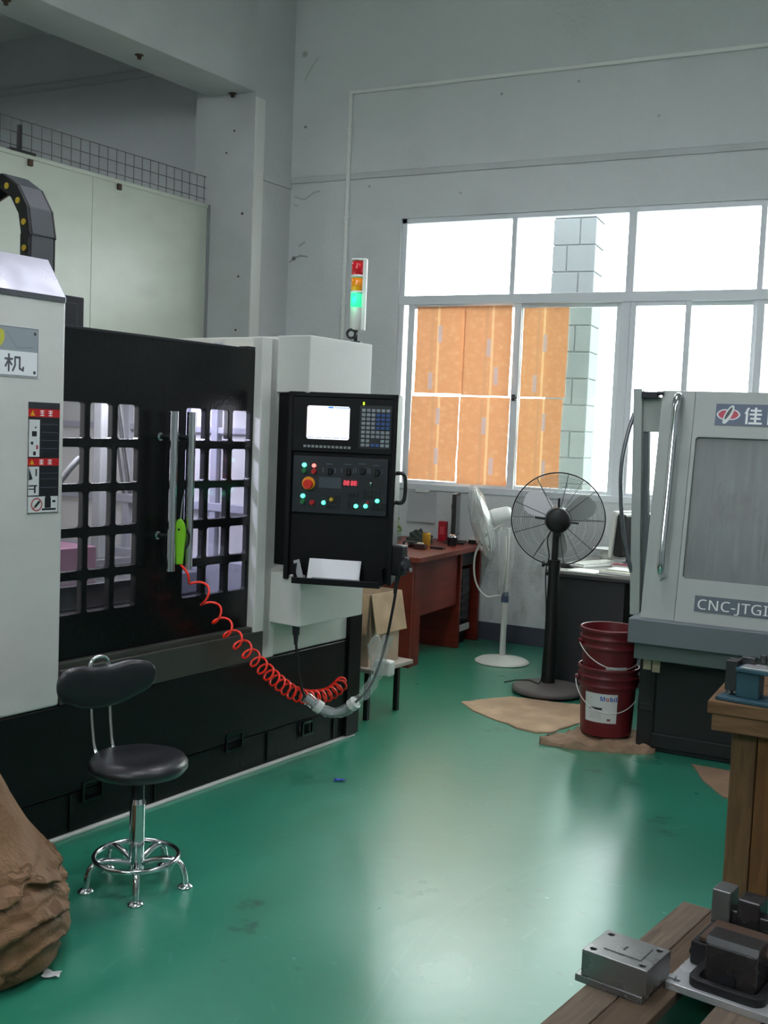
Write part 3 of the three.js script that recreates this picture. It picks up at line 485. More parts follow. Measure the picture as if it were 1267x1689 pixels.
  const small = [];
  for (const [x0, y0, nx, ny] of [[0.045, 1.24, 4, 3], [0.145, 1.24, 3, 4], [0.21, 1.29, 5, 2], [0.255, 1.24, 4, 2]]) for (let i = 0; i < nx; i++) for (let j = 0; j < ny; j++) small.push(bx(x0 + i * 0.018, x0 + 0.013 + i * 0.018, y0 + j * 0.02, y0 + 0.014 + j * 0.02, -0.003, 0.003, 0.001));
  part(con, 'function_keys', small, M.black);
  part(con, 'indicator_panel', [bx(-0.004 + 0.015, 0.115, 1.328, 1.378, -0.004, -0.0008, 0.001)], std('#38424a', 0.5));
  const seg = canvasTex(256, 96, (c, w, h) => { c.fillStyle = '#14060a'; c.fillRect(0, 0, w, h); c.fillStyle = '#ff4a5a'; const dg = (x) => { c.fillRect(x + 6, 14, 30, 9); c.fillRect(x + 4, 44, 30, 8); c.fillRect(x + 2, 74, 30, 9); for (const q of [0, 32]) { c.fillRect(x + q + 3, 18, 8, 28); c.fillRect(x + q, 50, 8, 28); } }; for (const x of [16, 70, 140, 194]) dg(x); });
  const dg = new THREE.BoxGeometry(0.068, 0.028, 0.004); dg.translate(0.156, 1.356, 0);
  part(con, 'digit_display', dg, new THREE.MeshStandardMaterial({ color: '#14060a', roughness: 0.3, emissive: '#ffffff', emissiveMap: seg, emissiveIntensity: 2 }), 'red digit display');
  part(con, 'toggle', cyl(0.004, 0.005, [0.25, 1.345, 0], [0.252, 1.362, 0.016], 10), M.chrome); part(con, 'toggle_panel', bx(0.225, 0.31, 1.33, 1.38, -0.004, -0.001, 0.001), M.black);
  // handle on the right side
  part(con, 'side_handle', tube([[0.358, 1.408, -0.04], [0.385, 1.408, -0.035], [0.397, 1.395, -0.035], [0.397, 1.29, -0.035], [0.385, 1.277, -0.035], [0.358, 1.277, -0.04]], 0.009, 40, 10), M.black, 'black grab handle');
  // tray
  part(con, 'tray', [bx(-0.075, 0.325, 0.902, 0.912, -0.03, 0.10, 0.003), bx(-0.075, 0.325, 0.902, 0.93, 0.094, 0.104, 0.003), bx(-0.078, -0.07, 0.905, 0.985, -0.03, 0.06, 0.002), bx(0.318, 0.326, 0.905, 0.985, -0.03, 0.06, 0.002)], M.consoleBlack, 'black document tray');
}
// paper and clips standing in the console tray
function fromConsole(o) { o.position.applyAxisAngle(V(0, 1, 0), 24.3 * D).add(V(0.22, 0, -1.33)).applyAxisAngle(V(0, 1, 0), -7.5 * D).add(V(-2.863, 0, -2.971)); o.rotation.y = 16.8 * D; return o; }
{
  const p = thing('paper_stack', 'white sheets leaning in the console tray', 'paper', [0.1, 0.913, 0.03]); fromConsole(p);
  const g1 = new THREE.PlaneGeometry(0.235, 0.105, 10, 6); g1.rotateX(-0.45); g1.translate(0, 0.047, 0.0); { const q = g1.attributes.position; for (let i = 0; i < q.count; i++) q.setZ(i, q.getZ(i) + 0.004 * Math.sin(q.getX(i) * 18)); g1.computeVertexNormals(); }
  part(p, 'sheet', merge([g1, g1.clone().translate(0, 0, -0.004), g1.clone().translate(0.004, -0.001, -0.008)]), new THREE.MeshStandardMaterial({ color: '#dedfe0', roughness: 0.9, side: THREE.DoubleSide }));
  part(p, 'clip_strip', [bx(-0.09, 0.13, 0.0, 0.018, 0.036, 0.042, 0.002)], M.grey, 'grey clip along the bottom');
  const r = thing('scale_ruler', 'grey steel rule leaning at the left of the console tray', 'ruler', [-0.045, 0.913, 0.03]); fromConsole(r);
  const rg = bx(-0.014, 0.014, 0, 0.09, -0.002, 0.002, 0.001); rg.rotateZ(0.35).rotateX(-0.4); rg.translate(-0.0, 0.006, 0.02); part(r, 'blade', rg, M.grey);
}
// stack light on the box
{
  const t = thing('signal_tower', 'red amber and green signal light on top of the white machine box', 'signal light', [0, 0, 0]);
  t.position.copy(V(0.115, 2.008, -1.73).applyAxisAngle(V(0, 1, 0), -7.5 * D).add(V(-2.863, 0, -2.971))); t.rotation.y = 20 * D;
  const cy2 = (a, b, r) => { const g = lathe([[0, a], [r, a], [r, b], [0, b]], 28); return uvm(g); };
  part(t, 'foot', [cyl(0.03, 0.028, [0.004, 0, 0], [0.004, 0.012, 0], 18), cyl(0.01, 0.01, [0.004, 0.01, 0], [0.004, 0.07, 0], 12)], M.black);
  part(t, 'cable_loop', new THREE.TorusGeometry(0.02, 0.007, 10, 24).translate(-0.016, 0.045, 0.02), M.black);
  part(t, 'lower_body', cy2(0.065, 0.172, 0.028), M.offWhite); part(t, 'back_rail', bx(0.026, 0.046, 0.065, 0.405, -0.02, 0.012, 0.004), M.white);
  part(t, 'green_lens', cy2(0.174, 0.238, 0.029), glow('#2fe89a', 0.9, '#36c98a'), 'lit green lens'); part(t, 'ring', cy2(0.238, 0.25, 0.03), M.offWhite);
  part(t, 'amber_lens', cy2(0.25, 0.312, 0.029), phy('#ff9412', 0.2, { clearcoat: 0.6 })); part(t, 'ring', cy2(0.312, 0.326, 0.03), M.offWhite);
  part(t, 'red_lens', cy2(0.326, 0.392, 0.029), phy('#d81828', 0.2, { clearcoat: 0.6 })); part(t, 'cap', cy2(0.392, 0.402, 0.031), M.offWhite);
  const gl = new THREE.PointLight('#4dffb0', 0.012); gl.position.set(-0.02, 0.206, 0.05); gl.name = 'green_light'; t.add(gl);
}
const mcPoint = (x, y, z) => { const v = V(x, y, z).applyAxisAngle(V(0, 1, 0), -7.5 * D); return [v.x - 2.863, v.y, v.z - 2.971]; };
// air gun and coiled hose
{
  const o = mcPoint(0.045, 1.02, -0.655), t = thing('air_gun', 'lime green blow gun tucked between the chrome door handles', 'air gun', o, -7.5 + 50);
  const sh = new THREE.Shape(); sh.moveTo(-0.012, 0); sh.lineTo(0.014, 0.0); sh.bezierCurveTo(0.018, 0.05, 0.02, 0.08, 0.024, 0.11); sh.bezierCurveTo(0.026, 0.14, 0.02, 0.165, 0.004, 0.178); sh.bezierCurveTo(-0.01, 0.18, -0.02, 0.165, -0.02, 0.14); sh.bezierCurveTo(-0.022, 0.1, -0.014, 0.05, -0.012, 0);
  const g = ext(sh, 0.014, 0.005); g.scale(0.82, 1, 1).translate(0, 0, -0.007); part(t, 'body', uvm(g), M.lime);
  part(t, 'trigger', tube([[0.022, 0.14, 0], [0.036, 0.12, 0], [0.034, 0.08, 0], [0.022, 0.06, 0]], 0.005, 20, 8), M.black); part(t, 'nozzle', tube([[0.0, 0.175, 0], [0.003, 0.21, 0], [0.006, 0.25, 0], [0.014, 0.285, 0]], 0.004, 20, 8), M.chrome, 'thin metal nozzle');
  part(t, 'screw', cyl(0.005, 0.005, [-0.006, 0.14, 0.01], [-0.006, 0.14, 0.0145], 10), M.black);
}
{
  const pts = [[0.05, 1.015, -0.655], [0.07, 0.98, -0.68], [0.09, 0.90, -0.745], [0.10, 0.80, -0.82], [0.10, 0.70, -0.92], [0.10, 0.60, -1.04], [0.10, 0.51, -1.15], [0.10, 0.42, -1.27], [0.10, 0.345, -1.40], [0.10, 0.31, -1.53], [0.09, 0.30, -1.66], [0.075, 0.315, -1.76], [0.05, 0.335, -1.84]].map((p) => V(...p));
  const c = new THREE.CatmullRomCurve3(pts, false, 'centripetal'), L = c.getLength(), n = 1500, out = []; let ph = Math.PI * 0.3, cum = 0;
  for (let i = 0; i <= n; i++) {
    const u = i / n, P = c.getPointAt(u), T = c.getTangentAt(u), A = V(1, 0, 0).cross(T).normalize(), B = T.clone().cross(A);
    const pitch = u < 0.06 ? 0.2 : 0.125 - 0.075 * Math.min(1, Math.max(0, (u - 0.06) / 0.5)), rad = 0.032 * Math.min(1, Math.max(0.04, (u - 0.02) / 0.06)) * (u > 0.975 ? (1 - u) / 0.025 : 1);
    out.push(P.clone().addScaledVector(A, rad * Math.cos(ph)).addScaledVector(B, rad * Math.sin(ph))); ph += 2 * Math.PI * (L / n) / pitch;
  }
  const g = new THREE.TubeGeometry(new THREE.CatmullRomCurve3(out, false, 'centripetal'), 2200, 0.0052, 7);
  const m = single('coiled_hose', 'red coiled air hose sagging from the blow gun along the machine front', 'hose', g, M.redHose, [-2.863, 0, -2.971], -7.5);
}
// handwheel pendant with its sleeved cable
{
  const t = thing('handwheel_pendant', 'black handwheel pendant hooked on the console with a plastic sleeved cable', 'pendant', [-2.863, 0, -2.971], -7.5);
  part(t, 'body', [bx(0.545, 0.60, 0.95, 1.09, -1.53, -1.475, 0.01)], M.black); part(t, 'dial', [cyl(0.03, 0.03, [0.6, 1.0, -1.5], [0.618, 1.0, -1.5], 24)], M.darkSteel);
  part(t, 'knob', [cyl(0.008, 0.01, [0.618, 0.985, -1.495], [0.64, 0.985, -1.495], 14), cyl(0.008, 0.008, [0.6, 1.035, -1.5], [0.622, 1.035, -1.5], 12)], M.chrome);
  const pts = [[0.139, 0.62, -1.325], [0.143, 0.53, -1.335], [0.155, 0.43, -1.345], [0.18, 0.355, -1.36], [0.255, 0.292, -1.42], [0.32, 0.295, -1.44], [0.385, 0.34, -1.45], [0.474, 0.445, -1.46], [0.535, 0.635, -1.47], [0.562, 0.80, -1.48], [0.572, 0.955, -1.50]];
  part(t, 'cable', tube(pts, 0.0065, 90, 8), M.black); part(t, 'connector', [cyl(0.018, 0.016, [0.137, 0.69, -1.325], [0.138, 0.645, -1.325], 16), cyl(0.013, 0.008, [0.138, 0.65, -1.325], [0.139, 0.60, -1.325], 14)], M.darkSteel, 'grey plug'); part(t, 'strain_relief', cyl(0.012, 0.007, [0.572, 0.955, -1.5], [0.565, 0.87, -1.485], 12), M.black);
  const sl = tube(pts.slice(3, 9).concat([[0.545, 0.68, -1.475]]), 0.026, 120, 14), p = sl.attributes.position, c = sl.attributes.normal;
  for (let i = 0; i < p.count; i++) { const k = 0.014 * (vn3(p.getX(i) * 30, p.getY(i) * 30, p.getZ(i) * 30, 9) - 0.55) + 0.006 * (vn3(p.getX(i) * 90, p.getY(i) * 90, p.getZ(i) * 90, 10) - 0.5); p.setXYZ(i, p.getX(i) + c.getX(i) * k, p.getY(i) + c.getY(i) * k, p.getZ(i) + c.getZ(i) * k); }
  sl.computeVertexNormals(); part(t, 'plastic_sleeve', sl, M.film, 'crinkled clear plastic sleeve'); part(t, 'sleeve_foam', tube(pts.slice(3, 7), 0.014, 50, 10), M.grey); part(t, 'tape_band', [0.1, 0.42].map((u) => { const cc = new THREE.CatmullRomCurve3(pts.slice(3, 9).map((q) => V(...q)), false, 'centripetal'), a = cc.getPointAt(u), b = cc.getPointAt(u + 0.05); return cyl(0.03, 0.03, a.toArray(), b.toArray(), 16); }), M.offWhite);
}
// ================================================================== LATHE ON THE RIGHT
{
  const t = thing('cnc_lathe', 'grey machine with tilted door and large clouded window, right of the aisle', 'machine', [0, 0, 0]);
  const Z0 = -5.40;
  part(t, 'base', [bx(-1.19, 0.9, 0, 0.52, -6.6, -5.6, 0.01), bx(-1.2, 0.9, 0.02, 0.1, -6.6, -5.592, 0.01)], M.latheBase, 'dark base cabinet');
  part(t, 'coolant_tank', [bx(-1.285, -1.195, 0, 0.5, -6.3, -5.64, 0.01), bx(-1.275, -1.20, 0.2, 0.24, -5.642, -5.632, 0.004)], M.latheBase, 'dark tank at the end of the base');
  part(t, 'lower_band', bx(-1.262, 0.9, 0.515, 0.605, -6.6, -5.385, 0.006), M.latheBand); part(t, 'tray_sill', bx(-1.29, 0.9, 0.597, 0.722, -6.6, -5.35, 0.008), M.latheDark, 'blue grey sill');
  // tilted front: local y up the slope, hinge line at (y .722, z -5.40)
  const fr = sub(t, 'tilted_front', [0, 0.722, Z0]); fr.rotation.x = -10 * D;
  const k = 1 / Math.cos(10 * D), v = (y) => (y - 0.722) * k;
  const fp = poly([[-1.243, 0], [-1.082, 0], [-1.082, v(1.857)], [-1.243, v(1.857)]]); const g1 = ext(fp, 0.03, 0.003); g1.translate(0, 0, -0.045); part(fr, 'handle_panel', uvm(g1), M.latheGrey);
  const dp = poly([[-1.074, 0], [0.3, 0], [0.3, v(1.855)], [-1.074, v(1.855)]]); dp.holes.push(rrect(-1.06, v(0.93), 0.1, v(1.632), 0.02, THREE.Path));
  const g2 = ext(dp, 0.03, 0.003); g2.translate(0, 0, -0.036); part(fr, 'door_panel', uvm(g2), M.latheGrey);
  part(fr, 'seam_strip', bx(-1.084, -1.072, 0.002, v(1.855), -0.045, -0.02, 0.001), M.latheBase);
  const dgl = bx(-1.068, 0.108, v(0.922), v(1.64), -0.03, -0.024, 0); { const p = dgl.attributes.position, uv = dgl.attributes.uv; for (let i = 0; i < p.count; i++) uv.setXY(i, (p.getX(i) + 1.068) / 1.18 * 1.5, (p.getY(i) - v(0.922)) / 0.73); }
  part(fr, 'door_glass', dgl, M.latheGlass, 'smeared grey window');
  const hx = -1.155; part(fr, 'door_handle', tube([[hx, v(1.83), -0.015], [hx, v(1.82), 0.035], [hx, v(1.79), 0.055], [hx, v(1.4), 0.058], [hx, v(0.98), 0.055], [hx, v(0.95), 0.035], [hx, v(0.935), -0.015]], 0.019, 70, 16), M.chrome, 'long chrome door handle');
  const sign1 = canvasTex(1024, 256, (c, w, h) => {
    c.fillStyle = '#4d5a72'; c.fillRect(0, 0, w, h); c.save(); c.translate(150, 128);
    const lobe = (sx) => { c.fillStyle = '#d5d3d8'; c.beginPath(); c.moveTo(sx * 20, -62); c.bezierCurveTo(sx * 90, -74, sx * 132, -30, sx * 138, 0); c.bezierCurveTo(sx * 132, 30, sx * 90, 74, sx * 20, 62); c.fill(); c.fillStyle = '#b52f45'; c.beginPath(); c.moveTo(sx * 26, -48); c.bezierCurveTo(sx * 80, -58, sx * 112, -22, sx * 118, 0); c.bezierCurveTo(sx * 112, 22, sx * 80, 58, sx * 26, 48); c.fill(); };
    lobe(-1); lobe(1); c.rotate(0.42); c.fillStyle = '#cfd6d6'; c.beginPath(); c.ellipse(0, 0, 42, 122, 0, 0, 7); c.fill(); c.fillStyle = '#2f3934'; c.beginPath(); c.ellipse(-6, -14, 18, 82, 0.06, 0, 7); c.fill(); c.fillStyle = '#d9d2ca'; c.beginPath(); c.moveTo(34, -60); c.lineTo(8, 70); c.lineTo(36, 40); c.fill(); c.restore();
    c.fillStyle = '#dfe3e4'; const B = (x, y, ww, hh) => c.fillRect(x, y, ww, hh);
    // jia: person radical and two earths
    c.beginPath(); c.moveTo(366, 38); c.lineTo(392, 44); c.lineTo(356, 118); c.lineTo(334, 112); c.fill(); B(350, 92, 26, 144);
    B(448, 36, 26, 190); B(400, 62, 124, 22); B(392, 108, 140, 22); B(404, 158, 118, 22); B(386, 212, 152, 24);
    // next sign, cut off by the edge of the view
    B(598, 50, 24, 186); B(598, 50, 120, 22); B(598, 130, 110, 20); B(598, 214, 120, 22); B(700, 50, 22, 186);
  });
  const flat = (x0, x1, y0, y1, tex, name, label) => { const g = new THREE.BoxGeometry(x1 - x0, v(y1) - v(y0), 0.003); g.translate((x0 + x1) / 2, (v(y0) + v(y1)) / 2, -0.0015); part(fr, name, g, std('#ffffff', 0.4, { map: tex }), label); };
  flat(-0.972, -0.55, 1.692, 1.797, sign1, 'maker_sign', 'blue sign with red emblem');
  const sign2 = canvasTex(1024, 160, (c, w, h) => { c.fillStyle = '#4a5560'; c.fillRect(0, 0, w, h); c.fillStyle = '#d8dcda'; c.font = '138px sans-serif'; c.textBaseline = 'middle'; c.scale(1.16, 1); c.fillText('CNC-JTGI', 18, 86); });
  flat(-0.987, -0.46, 0.780, 0.857, sign2, 'model_sign', 'dark sign with pale capital letters');
  // left frame seen edge on, with the plate joining it
  const post = ext(poly([[-1.345, 0.70], [-1.298, 0.70], [-1.352, 1.862], [-1.392, 1.862]]), 0.05, 0.002); post.translate(0, 0, -5.66); part(t, 'frame_post', uvm(post), M.latheGrey);
  const post2 = ext(poly([[-1.298, 0.72], [-1.275, 0.72], [-1.325, 1.85], [-1.352, 1.85]]), 0.04, 0.002); post2.translate(0, 0, -5.70); part(t, 'frame_return', uvm(post2), M.latheDark);
  part(t, 'top_plate', bx(-1.352, -1.2, 1.645, 1.825, -5.66, -5.645, 0.003), M.latheGrey); part(t, 'slide_bracket', [bx(-1.35, -1.262, 1.815, 1.85, -5.64, -5.60, 0.004), cyl(0.01, 0.01, [-1.27, 1.842, -5.60], [-1.235, 1.842, -5.60], 12)], M.darkSteel);
  part(t, 'enclosure', [bx(-1.18, 0.9, 0.72, 0.8, -6.6, -5.7, 0.005), bx(-1.18, -1.15, 0.72, 1.84, -6.55, -5.68, 0.004), bx(-1.18, 0.9, 0.72, 1.84, -6.6, -6.55, 0.005), bx(0.3, 0.9, 0.72, 1.85, -6.6, -5.6, 0.006)], M.latheGrey);
  part(t, 'headstock', [bx(-0.35, 0.25, 0.8, 1.35, -6.5, -5.95, 0.02), cyl(0.13, 0.13, [-0.35, 1.12, -6.2], [-0.5, 1.12, -6.2], 28), bx(-1.1, -0.4, 0.8, 0.95, -6.45, -6.0, 0.02)], M.latheDark);
  part(t, 'flexible_conduit', tube([[-1.385, 1.74, -5.62], [-1.41, 1.62, -5.6], [-1.425, 1.48, -5.58], [-1.42, 1.3, -5.58], [-1.395, 1.1, -5.59], [-1.36, 0.95, -5.61], [-1.34, 0.88, -5.63]], 0.011, 60, 10), M.brushed, 'grey flexible conduit');
  part(t, 'paper_tag', [bx(-1.24, -1.20, 0.44, 0.52, -5.52, -5.515, 0.002).rotateY(0), bx(-1.19, -1.15, 0.435, 0.52, -5.50, -5.495, 0.002)], M.carton, 'tan paper tag hanging under the sill');
}
// ================================================================== STOOL
{
  const t = thing('swivel_stool', 'black vinyl stool with backrest and chrome foot ring before the machine', 'stool', [-2.36, 0, -2.925], 72);
  // local: +z faces forward, backrest at -z
  part(t, 'seat', lathe([[0, 0.395], [0.12, 0.392], [0.155, 0.398], [0.168, 0.415], [0.168, 0.43], [0.158, 0.446], [0.13, 0.455], [0.08, 0.452], [0.0, 0.448]], 56), M.vinyl, 'round padded black seat');
  part(t, 'seat_plate', [cyl(0.07, 0.09, [0, 0.375, 0], [0, 0.394, 0], 28), cyl(0.022, 0.022, [0, 0.3, 0], [0, 0.38, 0], 20), cyl(0.005, 0.005, [0, 0.372, 0], [0.14, 0.36, -0.02], 8)], M.darkSteel);
  part(t, 'post', [cyl(0.026, 0.026, [0, 0.055, 0], [0, 0.29, 0], 24), cyl(0.028, 0.022, [0, 0.285, 0], [0, 0.302, 0], 24)], M.chrome);
  const q = (u, w) => { const g = new THREE.SphereGeometry(1, 40, 24); return g; };
  // backrest: bowed kidney cushion
  const sh = new THREE.Shape(); sh.moveTo(-0.12, 0.655); sh.bezierCurveTo(-0.06, 0.62, 0.06, 0.62, 0.12, 0.655); sh.bezierCurveTo(0.175, 0.67, 0.2, 0.70, 0.195, 0.735); sh.bezierCurveTo(0.19, 0.775, 0.13, 0.785, 0.08, 0.775); sh.bezierCurveTo(0.03, 0.765, -0.03, 0.765, -0.08, 0.775); sh.bezierCurveTo(-0.13, 0.785, -0.19, 0.775, -0.195, 0.735); sh.bezierCurveTo(-0.2, 0.70, -0.175, 0.67, -0.12, 0.655);
  const ol = sh.getSpacedPoints(120).slice(0, 120), pos = [], idx = [], RN = 22;     // cushion as nested rings: front face, rim, back face
  for (let r = 0; r <= RN; r++) { const u = r / RN, f = u < 0.5 ? Math.sin(u * Math.PI) : Math.sin((1 - u) * Math.PI), zz = 0.024 * Math.sign(0.5 - u) * Math.pow(Math.max(0, 1 - Math.pow(f, 6)), 0.5); for (const q of ol) { const x = q.x * 1.02 * f, y = 0.705 + (q.y - 0.705) * 1.1 * f; pos.push(x, y - 0.055, zz + 1.1 * x * x - 0.25); } }
  for (let r = 0; r < RN; r++) for (let n = 0; n < 120; n++) { const a = r * 120 + n, c = r * 120 + (n + 1) % 120; idx.push(a, a + 120, c, c, a + 120, c + 120); }
  const bg = new THREE.BufferGeometry(); bg.setAttribute('position', new THREE.Float32BufferAttribute(pos, 3)); bg.setIndex(idx); bg.computeVertexNormals(); part(t, 'backrest', uvm(bg), M.vinyl, 'bowed black backrest');
  for (const s of [-1, 1]) part(t, 'backrest_rod', tube([[s * 0.035, 0.385, -0.05], [s * 0.035, 0.388, -0.13], [s * 0.036, 0.41, -0.215], [s * 0.037, 0.5, -0.245], [s * 0.037, 0.64, -0.26], [s * 0.034, 0.705, -0.266]], 0.0075, 60, 10), M.chrome);
  part(t, 'backrest_loop', tube([[-0.034, 0.70, -0.266], [-0.034, 0.728, -0.266], [-0.02, 0.745, -0.266], [0.02, 0.745, -0.266], [0.034, 0.728, -0.266], [0.034, 0.70, -0.266]], 0.0075, 40, 10), M.chrome);
  part(t, 'foot_ring', new THREE.TorusGeometry(0.143, 0.009, 12, 64).rotateX(Math.PI / 2).translate(0, 0.098, 0), M.chrome, 'chrome foot ring');
  for (let k = 0; k < 5; k++) {
    const a = (k * 72 + 51) * D, c = Math.cos(a), s = Math.sin(a), leg = part(t, 'leg', tube([[c * 0.02, 0.075, s * 0.02], [c * 0.08, 0.092, s * 0.08], [c * 0.13, 0.095, s * 0.13], [c * 0.158, 0.078, s * 0.158], [c * 0.172, 0.036, s * 0.172], [c * 0.174, 0.008, s * 0.174]], 0.011, 40, 10), M.chrome);
    part(leg, 'foot_pad', lathe([[0, 0], [0.027, 0], [0.027, 0.006], [0.014, 0.015], [0, 0.016]], 20).translate(c * 0.174, 0, s * 0.174), M.chrome);
  }
}
// ================================================================== SACK
{
  const prof = [[0.0, 0.0], [0.27, 0.0], [0.305, 0.03], [0.325, 0.09], [0.325, 0.18], [0.295, 0.27], [0.25, 0.33], [0.205, 0.39], [0.16, 0.47], [0.12, 0.55], [0.07, 0.61], [0.0, 0.63]];
  const cv = new THREE.CatmullRomCurve3(prof.map(([r, y]) => V(r, y, 0)), false, 'centripetal'), pts = cv.getPoints(110).map((p) => new THREE.Vector2(Math.max(0, p.x), Math.max(0, p.y)));
  let g = new THREE.LatheGeometry(pts, 200); const p = g.attributes.position;
  for (let i = 0; i < p.count; i++) {
    const x = p.getX(i), y = p.getY(i), z = p.getZ(i), r = Math.hypot(x, z); if (r < 1e-4) continue;
    const a = Math.atan2(z, x), ca = Math.cos(a), sa = Math.sin(a), w = Math.min(1, y / 0.05) ;
    const n1 = vn3(ca * 1.6 + 4, y * 4, sa * 1.6 + 4, 3), n2 = vn3(ca * 3 + 4, y * 8, sa * 3 + 4, 4), n3 = vn3(ca * 9, y * 26, sa * 9, 5), n4 = vn3(ca * 3.5 + 2, y * 3, sa * 3.5 + 2, 6);
    const saw = (q) => { const u = q - Math.floor(q); return u < 0.75 ? u / 0.75 : (1 - u) / 0.25; };     // folds that lean over: slow rise, sharp drop
    const zone = Math.min(1, Math.max(0, (0.34 - y) / 0.06)) * Math.min(1, y / 0.04), f1 = saw(-y * 9 + 2.2 * n1 + 0.9 * n4), f2 = saw(-y * 19 + 3 * n2 + 1.5 * ca);
    const k = w * (zone * (0.034 * (n4 > 0.35 ? 1 : n4 / 0.35) * (f1 - 0.6) + 0.014 * (f2 - 0.5)) + 0.04 * (n1 - 0.5) + 0.012 * (n2 - 0.5) + 0.006 * (n3 - 0.5));
    p.setXYZ(i, x * (1 + k / Math.max(r, 0.12)), y - zone * 0.02 * (f1 - 0.5), z * (1 + k / Math.max(r, 0.12)));
  }
  g.deleteAttribute('uv'); g.deleteAttribute('normal'); g = mergeVertices(g, 1e-5); g.computeVertexNormals(); uvm(g);
  const t = thing('woven_sack', 'full brown woven sack slumped on the floor at the lower left', 'sack', [-2.475, 0, -2.235], 20); part(t, 'bag', g, M.sack);
}
single('paper_scrap', 'small white paper scrap at the foot of the brown sack', 'scrap', (() => { const g = new THREE.PlaneGeometry(0.05, 0.04, 6, 6), p = g.attributes.position; for (let i = 0; i < p.count; i++) p.setZ(i, 0.016 * vn3(p.getX(i) * 60, p.getY(i) * 60, 1, 3)); g.rotateX(-Math.PI / 2); g.computeVertexNormals(); return g; })(), new THREE.MeshStandardMaterial({ color: '#c9c9c9', roughness: 0.9, side: THREE.DoubleSide }), [-2.15, 0.001, -2.3], 30);
single('blue_scrap', 'small blue plastic scrap lying on the green floor', 'scrap', (() => { const g = new THREE.PlaneGeometry(0.05, 0.025, 8, 4), p = g.attributes.position; for (let i = 0; i < p.count; i++) p.setZ(i, 0.014 * vn3(p.getX(i) * 70, p.getY(i) * 70, 4, 3)); g.rotateX(-Math.PI / 2); g.computeVertexNormals(); return g; })(), new THREE.MeshStandardMaterial({ color: '#1b3fb0', roughness: 0.5, side: THREE.DoubleSide }), [-2.305, 0.001, -4.28], 20);
// ================================================================== RACK AND CARTON BEHIND THE MACHINE
{
  const t = thing('low_rack', 'low rack with thin black legs behind the machining centre', 'rack', [-2.72, 0, -5.42], -7.5);
  part(t, 'shelf', bx(-0.3, 0.13, 0.275, 0.3, -0.2, 0.2, 0.006), M.rackTop = std('#a69a90', 0.7, { map: softBlotch }), 'pale board shelf');
  for (const [x, z] of [[0.05, 0.14], [0.05, -0.155], [-0.26, 0.14], [-0.26, -0.155]]) part(t, 'leg', bx(x - 0.014, x + 0.014, 0, 0.278, z - 0.014, z + 0.014, 0.003), M.black);
  const c = thing('carton_box', 'open tan cardboard box with drooping flap on the low rack', 'box', [-2.78, 0.3, -5.42], -7.5);
  part(c, 'walls', [bx(-0.2, 0.12, 0, 0.40, 0.145, 0.15, 0.001), bx(-0.2, 0.12, 0, 0.40, -0.15, -0.145, 0.001), bx(0.115, 0.12, 0, 0.40, -0.15, 0.15, 0.001), bx(-0.2, -0.195, 0, 0.40, -0.15, 0.15, 0.001), bx(-0.2, 0.12, 0, 0.006, -0.15, 0.15, 0.001)], M.carton);
  const fl = bx(-0.2, 0.12, -0.22, 0, -0.003, 0.003, 0.001); fl.rotateX(-0.12).translate(0, 0.40, 0.155); part(c, 'flap', fl, M.cartonPale = std('#fff4e6', 0.9, { map: cartonTex }), 'pale hanging flap');
  const fr2 = bx(-0.003, 0.003, -0.22, 0, -0.15, 0.15, 0.001); fr2.rotateZ(0.2).translate(0.125, 0.40, 0); part(c, 'flap', fr2, M.cartonPale, 'pale hanging flap');
  part(c, 'print', [bx(-0.12, 0.02, 0.11, 0.13, 0.150, 0.1508, 0), bx(-0.1, 0.0, 0.16, 0.168, 0.150, 0.1508, 0)], std('#7d6a5c', 0.9));
  const w = thing('white_block', 'small rounded white foam block at the near edge of the low rack', 'block', mcPoint(0.06, 0.30, -2.19), -7.5); part(w, 'block', bx(-0.05, 0.05, 0, 0.085, -0.03, 0.03, 0.015), M.offWhite);
  const b = thing('plastic_bag', 'crumpled clear plastic bag hanging off the rack beside the carton', 'bag', [-2.61, 0.302, -5.205], 0);
  let g = new THREE.SphereGeometry(1, 48, 36); const p = g.attributes.position; for (let i = 0; i < p.count; i++) { const x = p.getX(i), y = p.getY(i), z = p.getZ(i), k = 1 + 0.5 * (vn3(x * 3 + 5, y * 3 + 5, z * 3 + 5, 6) - 0.5) + 0.25 * (vn3(x * 8, y * 8, z * 8, 7) - 0.5); p.setXYZ(i, x * k * 0.035, 0.10 + y * k * 0.09, z * k * 0.05); } g.computeVertexNormals(); part(b, 'film', g, M.film);
}
